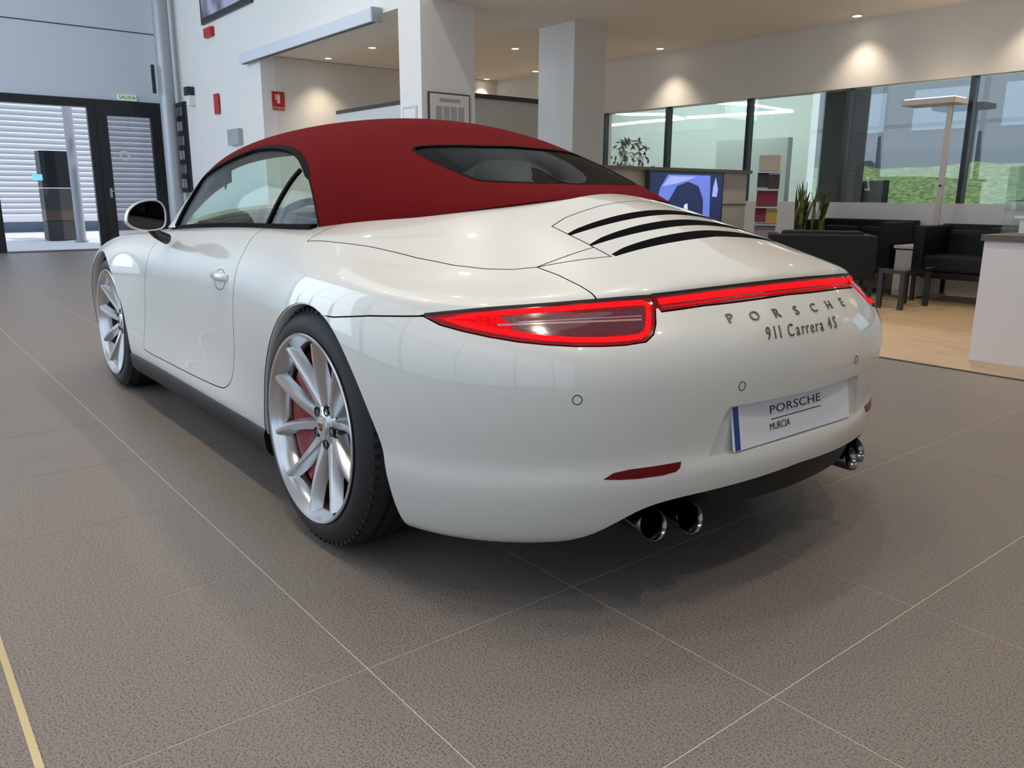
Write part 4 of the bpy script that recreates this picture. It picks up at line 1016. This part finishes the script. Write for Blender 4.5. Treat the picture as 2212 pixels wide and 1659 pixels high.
# ---------------------------------------------------------------- door handles and mirrors
for sy, dr in ((1, dobj[0]), (-1, dobj[1])):
    P = SK.px(475, 601); c = Vector((P.x, P.y*sy, P.z)); N = SK.normal(c)[0]; ex = Vector((1, 0, 0)); ex = (ex - N*ex.dot(N)).normalized(); ey = N.cross(ex)*(1 if sy > 0 else -1)
    up = Vector((0, 0, 1)); up = (up - N*up.dot(N)).normalized()
    ring = [c + ex*(math.cos(a)*.060) + up*(math.sin(a)*.036 - .004) for a in np.linspace(0, 2*math.pi, 25)[:-1]]
    ribbon('handle_recess_rim', ring, .002, .0006, M_gap, dr, closed=True)
    V = []; F = []; n = 14
    for i in range(n+1):
        t = i/n; x = (t-.5)*.17; lift = .004 + .020*math.sin(math.pi*t)**.5; hh = .012 + .004*math.sin(math.pi*t)
        q, Nq = on_skin([c + ex*x + up*.006], 0)[0]
        for (a, b) in ((hh, lift*.6), (hh*.5, lift), (-hh*.5, lift), (-hh, lift*.6), (-hh, -.003), (hh, -.003)): V.append(q + up*a + Nq*b)
    for i in range(n):
        for k in range(6): F.append((i*6+k, i*6+(k+1) % 6, (i+1)*6+(k+1) % 6, (i+1)*6+k))
    F += [tuple(range(6)), tuple(n*6+k for k in range(5, -1, -1))]
    bmx = bmesh.new(); vv = [bmx.verts.new(v) for v in V]
    for f in F: bmx.faces.new([vv[i] for i in f])
    smooth_angle(from_bm('door_handle', bmx, M_paint, dr), 50)
    # mirror
    MC = at_x(317, 468, 1.44); mc = Vector((1.44, MC.y*sy, MC.z))
    e = empty('side_mirror', mc); e.parent = car
    mpx = [(1215,1290),(1225,1210),(1270,1150),(1340,1105),(1430,1083),(1510,1083),(1565,1110),(1600,1170),(1610,1250),(1605,1320),(1570,1365),(1480,1385),(1380,1385),(1290,1360),(1235,1325)]
    mo = [at_x(a/4.483, 190+b/4.483, 1.44) - MC for a, b in mpx]
    mo = bez([Vector((p.y, p.z)) for p in mo], 2, True); mc2 = sum(mo, Vector((0, 0)))/len(mo)
    outl = [(p.x-mc2.x, p.y-mc2.y) for p in mo]
    def mshape(c_, s_, k): return (c_*k*.97 + mc2.x)*sy, s_*k*.97 + mc2.y
    V = []; F = []; secs = [(-.004, .93), (-.010, 1.0), (0, 1.03), (.03, 1.02), (.07, .9), (.10, .66), (.115, .35), (.118, .05)]
    for x, k in secs:
        for c_, s_ in outl:
            y, z = mshape(c_, s_, k); V.append((x, y, z))
    n = len(outl)
    for i in range(len(secs)-1):
        for k in range(n): F.append((i*n+k, i*n+(k+1) % n, (i+1)*n+(k+1) % n, (i+1)*n+k))
    bmx = bmesh.new(); vv = [bmx.verts.new(v) for v in V]
    for f in F: bmx.faces.new([vv[i] for i in f])
    smooth_angle(from_bm('mirror_housing', bmx, M_paint, e), 60)
    V = [(-.001, *mshape(c_, s_, .94)) for c_, s_ in outl]; V2 = [(.003, y, z) for _, y, z in V]
    mesh('mirror_glass', V + V2, [tuple(range(n))] + [(k, (k+1) % n, n+(k+1) % n, n+k) for k in range(n)], M_mirror, e)
    foot = at_x(352, 512, 1.50); ft = Vector((1.50-1.44, (foot.y-MC.y)*sy, foot.z-MC.z))
    V, F = tube_geo([Vector((.05, -.03*sy, -.045)), Vector((.055, ft.y*.65, ft.z*.85)), ft + Vector((0.02, -.02*sy, -.01))], [.026, .020, .024], 10)
    smooth_angle(mesh('mirror_foot', V, F, M_gloss, e), 50)
# ---------------------------------------------------------------- front lamps and grilles (hidden from here)
for sy in (1, -1):
    ce = SK.cast((2.93, sy*.66, 2), (0, 0, -1)); N = SK.normal(ce)[0]; e1 = N.cross(Vector((0, 1, 0))).normalized(); e2 = N.cross(e1)
    patch('headlight', [ce + e1*math.cos(a)*.13 + e2*math.sin(a)*.105 for a in np.linspace(0, 2*math.pi, 29)[:-1]], .006, M_chrome, car)
    patch('front_air_intake', [SK.cast((4.5, sy*y, z), (-1, 0, 0)) for y, z in ((.28,.22),(.55,.22),(.60,.30),(.55,.345),(.30,.33))], .002, M_black, car)
# ---------------------------------------------------------------- interior
box('cabin_floor', (.85, 0, .34), (1.5, 1.2, .06), M_gap, car)
def loft(name, secs, m, parent, ang=40):
    V = []; F = []; n = len(secs[0])
    for s_ in secs: V += [tuple(v) for v in s_]
    for i in range(len(secs)-1):
        for k in range(n): F.append((i*n+k, i*n+(k+1) % n, (i+1)*n+(k+1) % n, (i+1)*n+k))
    F += [tuple(range(n)), tuple((len(secs)-1)*n+k for k in range(n-1, -1, -1))]
    bmx = bmesh.new(); vv = [bmx.verts.new(v) for v in V]
    for f in F: bmx.faces.new([vv[i] for i in f])
    return smooth_angle(from_bm(name, bmx, m, parent), ang)
dash = [(1.30,.62),(1.26,.70),(1.27,.79),(1.36,.865),(1.50,.880),(1.66,.872),(1.70,.80),(1.60,.60)]
loft('dashboard', [[(x - .03*(1-abs(y)/.62)**2*0, y, z + (.018 if (.2 < y < .5 and z > .85) else 0)) for x, z in dash] for y in np.linspace(-.635, .635, 15)], M_dashred, car)
for y0 in (.36, -.36):
    seat_ = empty('seat', (0, y0, 0)); seat_.parent = car
    loft('seat_cushion', [[(x, y, z) for y, z in ((-w_, .42), (-w_, .52+h), (-w_*.7, .50+h*.4), (w_*.7, .50+h*.4), (w_, .52+h), (w_, .42))] for x, w_, h in ((.55,.22,.04),(.75,.24,.05),(.95,.23,.05),(1.08,.2,.03))], M_leather, seat_)
    loft('seat_back', [[(x+dx, y, z) for dx, y in ((-.05, -w_), (.05, -w_), (.03, -w_*.5), (.03, w_*.5), (.05, w_), (-.05, w_))] for x, z, w_ in ((.60,.48,.22),(.54,.65,.235),(.47,.82,.22),(.42,.95,.16),(.40,1.02,.12),(.38,1.10,.11),(.375,1.125,.07))], M_leather, seat_)
loft('rear_bench', [[(x, y, z) for x, z in ((.05,.5),(.35,.5),(.30,.6),(.16,.62),(.06,.92),(.03,.92))] for y in np.linspace(-.5, .5, 5)], M_leather, car)
sw = empty('steering_wheel', (1.13, .36, .795)); sw.parent = car; sw.rotation_euler = (0, R(-24), 0)
V, F = tube_geo([Vector((0, math.cos(a)*.182, math.sin(a)*.182)) for a in np.linspace(0, 2*math.pi, 41)[:-1]], .0155, 10, True)
smooth_angle(mesh('steering_rim', V, F, M_black, sw), 60)
for a in (R(0), R(180), R(270)):
    V, F = tube_geo([Vector((.02, math.cos(a)*.04, math.sin(a)*.04)), Vector((.004, math.cos(a)*.178, math.sin(a)*.178))], [.022, .013], 8); smooth_angle(mesh('steering_spoke', V, F, M_chrome, sw), 60)
lathe('steering_hub', [(0, -.01), (.05, -.008), (.062, .01), (.05, .05), (.03, .2)], M_black, sw, 24, 'X')
# rear-view mirror and airbag tag
box('interior_mirror', (1.42, 0, 1.135), (.03, .22, .06), M_black, car, bevel=.012)

_d = ray(487, 397).normalized(); _h1 = SKT.bvh.ray_cast(CP, _d)[0]; _h2 = SKT.bvh.ray_cast(_h1 + _d*.03, _d)[0]
if _h2 is not None:
    N, d, co = SKT.normal(_h2); p = _h2 - _d*.06; e1 = Vector((1, 0, 0)).cross(N).normalized()
    tg = box('airbag_label', (0, 0, 0), (.045, .003, .032), M_ink, car); tg.matrix_world = frame(p, Vector((-.62, .0, .78)).normalized(), Vector((.0, 1, 0)), Vector((-.78, 0, -.62)).normalized())
# ================================================================== LOUNGE FURNITURE
M_sofa = mat('black_leather', (0.007, 0.007, 0.008), 0.55, spec=.3); M_seatleg = mat('black_steel_leg', (0.012, 0.012, 0.012), 0.35)
M_counter = mat('cream_counter', (0.44, 0.42, 0.37), 0.5); M_countertop = mat('brown_top', (0.10, 0.075, 0.06), 0.4)
M_deskw = mat('white_desk', (0.62, 0.57, 0.56), 0.45)
def armchair(label, x0, x1, y0, y1, ztop, face, group='black leather lounge seats', seats=1):
    """axis-aligned cubic lounge seat; face=+1 opens to +y, -1 to -y"""
    e = tag(empty('armchair' if seats == 1 else 'sofa', ((x0+x1)/2, (y0+y1)/2, 0)), label, 'armchair' if seats == 1 else 'sofa', group)
    w, d = x1-x0, y1-y0; f = face; zb = .24
    box('backrest', (0, -f*(d/2-.07), (zb+ztop)/2), (w, .14, ztop-zb), M_sofa, e, bevel=.015)
    for s in (-1, 1): box('armrest', (s*(w/2-.05), f*.07, (zb+ztop-.01)/2), (.10, d-.14, ztop-.01-zb), M_sofa, e, bevel=.012)
    for k in range(seats):
        sw_ = (w-.2)/seats; cx = -w/2+.1+sw_*(k+.5)
        box('seat_cushion', (cx, f*.07, .37), (sw_-.004, d-.15, .15), M_sofa, e, bevel=.025); box('back_cushion', (cx, -f*(d/2-.20), .54), (sw_-.02, .13, .28), M_sofa, e, bevel=.04)
    box('seat_base', (0, f*.07, .26), (w-.2, d-.15, .06), M_sofa, e)
    for sx in (-1, 1):
        for sy in (-1, 1): box('leg', (sx*(w/2-.03), sy*(d/2-.03), zb/2), (.035, .035, zb), M_seatleg, e)
    return e
ac = armchair('black leather armchair with its back turned to the car', 1.745, 2.695, -5.744, -5.044, .645, -1); ac.rotation_euler = (0, 0, R(35))
armchair('black leather armchair facing the car left of the white desk', .90, 1.68, -6.86, -6.15, .73, 1)
armchair('low black leather sofa against the window wall behind the turned armchair', 1.98, 3.05, -6.90, -6.25, .75, 1, seats=2)
# side table
tb = tag(empty('side_table', (1.47, -5.62, 0)), 'small black frame side table with glass top between the armchairs', 'table')
for sx in (-1, 1):
    for sy in (-1, 1): box('leg', (sx*.10, sy*.24, .175), (.04, .04, .35), M_seatleg, tb)
for sy in (-1, 1): box('rail', (0, sy*.24, .335), (.16, .03, .03), M_seatleg, tb)
for sx in (-1, 1): box('rail', (sx*.10, 0, .335), (.03, .44, .03), M_seatleg, tb)
box('glass_top', (0, 0, .358), (.26, .54, .012), M_case, tb)
# small white cabinet beside the armchair
wc = tag(empty('cabinet', (1.82, -6.55, 0)), 'low white cabinet with a grey shelf line between sofa and armchair', 'cabinet')
box('cabinet_body', (0, 0, .24), (.24, .40, .46), M_white, wc); box('cabinet_top', (0, 0, .50), (.27, .44, .03), M_white, wc); box('shadow_gap', (0, 0, .478), (.22, .38, .016), M_darkgrey, wc)
# floor lamp (T-shaped uplighter)
lp = tag(empty('floor_lamp', (1.74, -6.72, 0)), 'tall pale floor lamp with a flat slab head before the window', 'lamp')
M_lampbody = mat('lamp_body', (0.62, 0.54, 0.46), 0.4)
box('lamp_base', (0, 0, .01), (.26, .22, .02), M_lampbody, lp); box('lamp_post', (0, 0, .95), (.05, .03, 1.88), M_lampbody, lp); box('lamp_head', (.14, .05, 1.90), (.52, .30, .055), M_lampbody, lp, bevel=.006)
box('lamp_diffuser', (.14, .05, 1.93), (.48, .26, .012), mat('lamp_glow', (1, .9, .8), .4, emit=(1, .85, .65), es=4), lp); box('lamp_switch', (0, .02, 1.10), (.02, .02, .02), M_frameb, lp)
# counter with screen
ct = tag(empty('counter', (3.275, -4.2, 0)), 'cream counter with dark top behind the car, carrying a screen', 'counter')
box('counter_body', (0, 0, .605), (.50, 2.18, 1.21), M_counter, ct); box('counter_top', (-.01, 0, 1.225), (.56, 2.24, .03), M_countertop, ct); box('groove', (-.252, 0, .905), (.006, 2.19, .012), M_darkgrey, ct)
a = at_x(1394, 367, 2.99); b = at_x(1556, 372, 2.99); tw = abs(a.y-b.y); tz1 = a.z; th_ = tw*.60
tv = tag(empty('screen', (2.962, (a.y+b.y)/2, tz1-th_/2)), 'flat screen on the counter showing a blue car wheel', 'screen')
box('screen_bezel', (-.0, 0, 0), (.04, tw, th_), M_frameb, tv)
M_scr = [mat('screen_'+n, c, .3, emit=c, es=1.0) for n, c in (('blue', (.12, .18, .62)), ('pale', (.30, .36, .80)), ('navy', (.012, .018, .07)), ('white', (.55, .68, .85)))]
def flat(nm, pts, m, x): return mesh(nm, [(x, y, z) for y, z in pts] + [(x+.002, y, z) for y, z in pts], [tuple(range(len(pts)))] + [(i, (i+1) % len(pts), len(pts)+(i+1) % len(pts), len(pts)+i) for i in range(len(pts))], m, tv)
hw, hh = tw/2-.02, th_/2-.02
flat('screen_image', [(hw,-hh),(hw,hh),(-hw,hh),(-hw,-hh)], M_scr[2], -.022)
flat('image_fender', [(hw*.85,-hh*.1),(hw*.75,hh*.55),(hw*.55,hh*.95),(-hw*.62,hh*.95),(-hw*.68,-hh),(-hw*.48,-hh),(-hw*.45,hh*.2),(-hw*.3,hh*.62),(0,hh*.75),(hw*.3,hh*.62),(hw*.5,hh*.2)], M_scr[0], -.0245)
flat('image_highlight', [(hw*.7,hh*.6),(hw*.5,hh*.9),(-hw*.2,hh*.9),(0,hh*.8),(hw*.35,hh*.68)], M_scr[1], -.027)
flat('image_lamp', [(-hw*.72,hh*.6),(-hw*.78,hh*.9),(-hw*.86,hh*.55),(-hw*.84,hh*.3),(-hw*.7,hh*.3)], M_scr[1], -.027)
flat('image_wheel', [(hw*.14,-hh*.5),(hw*.08,hh*.05),(0,hh*.1),(-hw*.06,-hh*.5)], M_scr[3], -.027)
# brochure stand
bs = tag(empty('brochure_stand', (3.22, -5.95, 0)), 'brochure stand with tiered trays of colourful leaflets', 'stand'); bs.rotation_euler = (0, 0, R(-56))
M_cols = [mat('leaflet_'+n, c, .5) for n, c in (('cream', (.62, .52, .38)), ('brown', (.07, .045, .04)), ('crimson', (.28, .02, .05)), ('yellow', (.55, .38, .06)), ('lilac', (.35, .28, .36)), ('pale', (.60, .55, .48)))]
box('stand_spine', (.10, 0, .68), (.03, .22, 1.36), M_steel, bs); box('stand_base', (0, 0, .015), (.30, .30, .03), M_steel, bs)
for k in range(5):
    z = .50 + .185*k; tr = box('tray', (-.03+.012*k, 0, z), (.15, .25, .015), M_steel, bs)
    rows = [(4, 0), (3, 2), (2, 3), (1, 1), (0, 5)][k]
    for q in range(2):
        lf = box('leaflet', (0, 0, 0), (.012, .115 if k % 2 else .22, .15), M_cols[rows[q]], bs); lf.rotation_euler = (0, R(14), 0); lf.location = (-.06+.035*q+.012*k, .058*(1 if q else -1)*(k % 2), z+.085+.02*q)
# potted snake plant
pl = tag(empty('snake_plant', (2.80, -6.12, 0)), 'snake plant with upright yellow edged leaves in a black planter', 'plant')
box('planter', (0, 0, .31), (.52, .16, .62), M_frameb, pl, bevel=.01); box('soil', (0, 0, .622), (.48, .15, .01), mat('soil', (.02, .015, .01), .9), pl)
M_leaf = mat('snake_leaf', (.05, .09, .02), .45); noise_color(M_leaf, (.022, .045, .012), (.20, .20, .035), 14, 2, .4, .62)
for k in range(30):
    cl = -1 if k < 15 else 1; bx, by = cl*.11 + rnd.uniform(-.07, .07), rnd.uniform(-.05, .05); h = rnd.uniform(.30, .56); tx, ty_ = bx+rnd.uniform(-.09, .09), by+rnd.uniform(-.06, .06); wv = rnd.uniform(.014, .022); an = rnd.uniform(0, 3.14)
    V = []; F = []
    for i in range(6):
        t = i/5; w = wv*(1.0-.15*t if t < .7 else max(.02, (1-t)/.3*.9)); cx, cy = bx+(tx-bx)*t*t, by+(ty_-by)*t*t; z = .61+h*t; a_ = an+.6*t
        dx, dy = math.cos(a_)*w, math.sin(a_)*w; nx_, ny_ = -math.sin(a_)*.003, math.cos(a_)*.003
        V += [(cx-dx, cy-dy, z), (cx+nx_, cy+ny_, z), (cx+dx, cy+dy, z), (cx-nx_, cy-ny_, z)]
    for i in range(5):
        for q in range(4): F.append((i*4+q, i*4+(q+1) % 4, (i+1)*4+(q+1) % 4, (i+1)*4+q))
    smooth_angle(mesh('leaf', V, F, M_leaf, pl), 60)
# white reception desk on the right with glass display
dk = tag(empty('reception_desk', (-.70, -3.80, 0)), 'white reception desk with brown top at the right edge', 'desk')
box('desk_front', (0, .28, .368), (1.42, .04, .735), M_deskw, dk); box('desk_side', (.69, -.02, .368), (.04, .56, .735), M_deskw, dk); box('desk_side', (-.69, -.02, .368), (.04, .56, .735), M_deskw, dk); box('desk_top', (0, 0, .754), (1.45, .64, .036), M_countertop, dk)
gc = tag(empty('display_case', (-.52, -3.82, .772)), 'clear glass display case standing on the reception desk', 'display case')
for nm, c, s in (('glass_front', (0, .17, .20), (1.0, .006, .40)), ('glass_back', (0, -.17, .20), (1.0, .006, .40)), ('glass_side', (.5, 0, .20), (.006, .34, .40)), ('glass_side', (-.5, 0, .20), (.006, .34, .40)), ('glass_lid', (0, 0, .403), (1.01, .35, .006)), ('glass_shelf', (0, 0, .20), (.98, .32, .006))): box(nm, c, s, M_case, gc)
mb = tag(empty('model_box', (-.10, -3.80, .775)), 'small white card box inside the glass display case', 'box'); box('box_body', (0, 0, .045), (.06, .05, .09), M_white, mb); box('box_lid', (0, 0, .098), (.12, .08, .016), M_white, mb)
rd = tag(empty('model_car', (-.20, -3.80, .978)), 'small crimson model car on the upper glass shelf', 'model car')
loft('model_body', [[(x, y, z) for y, z in ((-.028, .01), (-.03, .03), (-.02, h), (.02, h), (.03, .03), (.028, .01))] for x, h in ((-.08,.035),(-.05,.045),(-.02,.06),(.02,.06),(.05,.042),(.08,.032))], mat('model_red', (.4, .02, .05), .2, coat=1), rd)
for sx in (-1, 1):
    for sy in (-1, 1): lathe('model_wheel', [(0,-.006),(.014,-.006),(.014,.006),(0,.006)], M_frameb, rd, 14, 'Y', loc=(sx*.05, sy*.027, .014))
# glass screen panel behind the desk
gp = tag(empty('glass_screen', (.22, -4.6, 0)), 'free standing clear glass screen behind the reception desk', 'glass screen'); box('glass_sheet', (-.40, 0, .61), (.9, .012, 1.22), M_case, gp); box('floor_clamp', (-.40, 0, .02), (.9, .06, .04), M_steel, gp)
box('edge_clip', (.05, .012, .93), (.03, .02, .05), M_steel, gp)

# ================================================================== NEXT SHOWROOM (through the window) AND OUTDOORS
M_nwall = mat('cool_white_wall', (0.62, 0.68, 0.67), .7)
st(box('wall_next_room', (10.6, -11.1, 1.6), (9.4, .2, 3.2), M_nwall)); st(box('ceiling_next_room', (3.0, -9.1, 3.3), (22, 4.0, .2), M_ceil))
st(box('wall_next_partition', (5.75, -9.2, .92), (1.3, .12, 1.84), M_nwall))
column('wall_dark_pillar', 3.02, 3.40, -7.55, -7.20, M_darkgrey, 3.18)
M_strip = mat('led_strip', (1, 1, 1), .4, emit=(.85, 1, .96), es=9)
def striplight(pts, label):
    o = tag(empty('strip_light', pts[0]), label, 'strip light', 'zigzag strip lights in the next showroom'); P0 = Vector(pts[0])
    V, F = tube_geo([Vector(p)-P0 for p in pts], .022, 6); mesh('light_tube', V, F, M_strip, o)
    for p in pts[::2]: box('hanger', (p[0]-P0.x, p[1]-P0.y, (3.2-p[2])/2), (.008, .008, 3.2-p[2]), M_steel, o)
striplight([tuple(at_y(*q, -9.0)) for q in ((1550,222),(1622,226),(1712,240),(1540,251),(1482,254))], 'zigzag white strip light behind the third window pane')
striplight([tuple(at_y(*q, -9.2)) for q in ((1310,241),(1350,247),(1440,247),(1476,256),(1380,264),(1306,272))], 'zigzag white strip light behind the first window panes')
l = area('next_room_light', (8.0, -9.0, 3.15), (8.0, -9.0, 0), 6, 3, 160, (.88, 1, .97))
def dark_car(loc, rz, label, m):
    e = tag(empty('display_car', loc, rz), label, 'car')
    prof = [(-2.2,.25),(-2.25,.6),(-2.1,.85),(-1.5,.98),(-.9,1.38),(.3,1.42),(1.0,1.05),(1.9,.9),(2.25,.65),(2.25,.25)]
    loft('car_body', [[(x*k, y, z*(1 if z < .95 else kz)) for x, z in prof] for y, k, kz in ((-.88,.93,.80),(-.84,.98,.86),(-.62,1,.97),(0,1,1),(.62,1,.97),(.84,.98,.86),(.88,.93,.80))], m, e, 25)
    for sx in (-1.35, 1.35):
        for sy in (-1, 1): lathe('car_wheel', [(0,-.1),(.2,-.1),(.33,-.1),(.33,.1),(.2,.1),(0,.1)], M_tyre, e, 24, 'Y', loc=(sx, sy*.80, .33))
    loft('car_glass', [[(x, y, z) for x, z in ((-1.35,1.02),(-.95,1.33),(.28,1.36),(.85,1.06))] for y in (-.80, .80)], M_gloss, e)
dark_car((9.0, -9.0, 0), R(10), 'dark grey car parked behind the second window pane', mat('dark_car_paint', (.06, .065, .07), .25, coat=1))
dark_car((13.9, -9.1, 0), R(5), 'red car parked far behind the first window pane', mat('red_car_paint', (.25, .02, .025), .3, coat=1))
# shrub behind the first pane
sh = tag(empty('potted_shrub', (7.1, -7.9, 0)), 'leafy potted shrub behind the first window pane', 'plant')
lathe('pot', [(0,0),(.16,0),(.20,.42),(.18,.42),(.17,.38),(0,.38)], M_darkgrey, sh, 24)
M_sleaf = mat('shrub_leaf', (.03, .045, .03), .5)
V = []; F = []
for k in range(420):
    t = rnd.random(); a = rnd.uniform(0, 6.283); r_ = (.04+.34*math.sin(t*2.6))*rnd.uniform(.3, 1); c = Vector((math.cos(a)*r_, math.sin(a)*r_, .5+1.35*t))
    u_ = Vector((rnd.gauss(0, 1), rnd.gauss(0, 1), rnd.gauss(0, 1))).normalized(); v_ = u_.orthogonal().normalized(); b0 = len(V)
    V += [c-u_*.055, c+v_*.018, c+u_*.055, c-v_*.018]; F.append((b0, b0+1, b0+2, b0+3))
fo = mesh('foliage', V, F, M_sleaf, sh); fo['kind'] = 'stuff'
for k in range(5): V, F = tube_geo([Vector((0, 0, .38)), Vector((.05*math.cos(k*1.3), .05*math.sin(k*1.3), .9)), Vector((.2*math.cos(k*1.3), .2*math.sin(k*1.3), 1.6))], [.012, .009, .004], 5); mesh('stem', V, F, M_darkgrey, sh)
# furniture seen through the right panes
db = tag(empty('office_desk', (4.3, -9.6, 0)), 'dark office desk with a blue screen seen through the right panes', 'desk'); db.rotation_euler = (0, 0, R(-40))
box('desk_panel', (0, 0, .60), (2.4, .08, 1.2), M_darkgrey, db); box('desk_top', (0, -.3, .74), (2.4, .7, .04), M_darkgrey, db); box('monitor', (-.25, .10, 1.02), (.62, .05, .38), mat('navy_back', (.01, .03, .10), .4), db)
# outdoors
M_grass = mat('grass_bank', (.16, .26, .05), .9); noise_color(M_grass, (.05, .085, .022), (.20, .27, .075), 9, 6, .35, .65, bump=.6)
gd = st(box('ground_outside', (0, -26, -.16), (70, 29.8, .3), mat('asphalt_outside', (.22, .23, .24), .8)))
V = []; F = []; nx, ny = 60, 10
for i in range(nx+1):
    for j in range(ny+1):
        x = -12+34*i/nx; t = j/ny; V.append((x, -15-4.5*t, .1+1.65*t**.8+.05*math.sin(x*1.7+t*3)+.03*math.sin(x*4.3+j)))
for i in range(nx):
    for j in range(ny): F.append((i*(ny+1)+j, i*(ny+1)+j+1, (i+1)*(ny+1)+j+1, (i+1)*(ny+1)+j))
gb = tag(mesh('grass_bank', V, F, M_grass, smooth=True), 'bright green grass bank outside the lounge windows', 'grass', kind='stuff')
ob = tag(empty('office_building', (10, -26, 0)), 'grey building beyond the grass bank outside the windows', 'building')
box('building_wall', (0, 0, 3.2), (24, 3, 6.4), mat('grey_cladding', (.10, .11, .12), .6), ob)
for k in range(9): box('building_window', (-10.5+2.6*k, 1.52, 3.6), (1.7, .06, 1.2), mat('pale_window', (.35, .42, .48), .2) if k == 0 else bpy.data.materials['pale_window'], ob)
# outside the entrance: paving, louvred facade, kiosk, lamp post
st(box('paving_outside', (24, -1, -.06), (20.2, 30, .1), mat('pale_paving', (.68, .67, .69), .7)))
lv = tag(empty('louvre_facade', (21.5, -2.0, 0)), 'white horizontal louvre facade across from the entrance', 'facade')
box('facade_wall', (.5, 0, 2.6), (.2, 9, 5.2), mat('facade_blue_grey', (.16, .22, .32), .6), lv)
M_slat = mat('louvre_white', (.80, .84, .90), .5)
sl0 = box('slat', (0, 0, 0), (.30, 9, .02), M_slat, lv); sl0.rotation_euler = (0, R(35), 0); sl0.location = (0, 0, .35)
for k in range(1, 30):
    c = sl0.copy(); COL.objects.link(c); c.location = (0, 0, .35+.13*k)
for y in (-4.4, 0, 4.4): box('slat_post', (.2, y, 2.2), (.08, .06, 4.4), M_steel, lv)
kp = at_x(124, 480, 17.5)
kk = tag(empty('dark_kiosk', (17.5, kp.y-.05, 0)), 'dark kiosk cabinet outside the glass entrance', 'kiosk')
for k, (h, m_) in enumerate(((.40, M_darkgrey), (.22, M_countertop), (.45, M_darkgrey), (.75, M_frameb))): box('kiosk_panel', (0, 0, sum((.40, .22, .45, .75)[:k])+h/2), (.5, .56, h-.01), m_, kk)
box('kiosk_sign', (-.27, .36, 1.28), (.04, .18, .12), mat('cyan_sign', (.15, .50, .60), .4, emit=(.2, .6, .7), es=.6), kk)
lpp = at_x(174, 495, 16.6)
po2 = tag(empty('canopy_post', (16.6, lpp.y, 0)), 'pale round post standing outside the entrance', 'post'); lathe('post_shaft', [(0,0),(.09,0),(.09,3.4),(0,3.4)], M_pole, po2, 24); lathe('post_foot', [(.09,0),(.13,0),(.13,.03),(.09,.04)], M_pole, po2, 24)
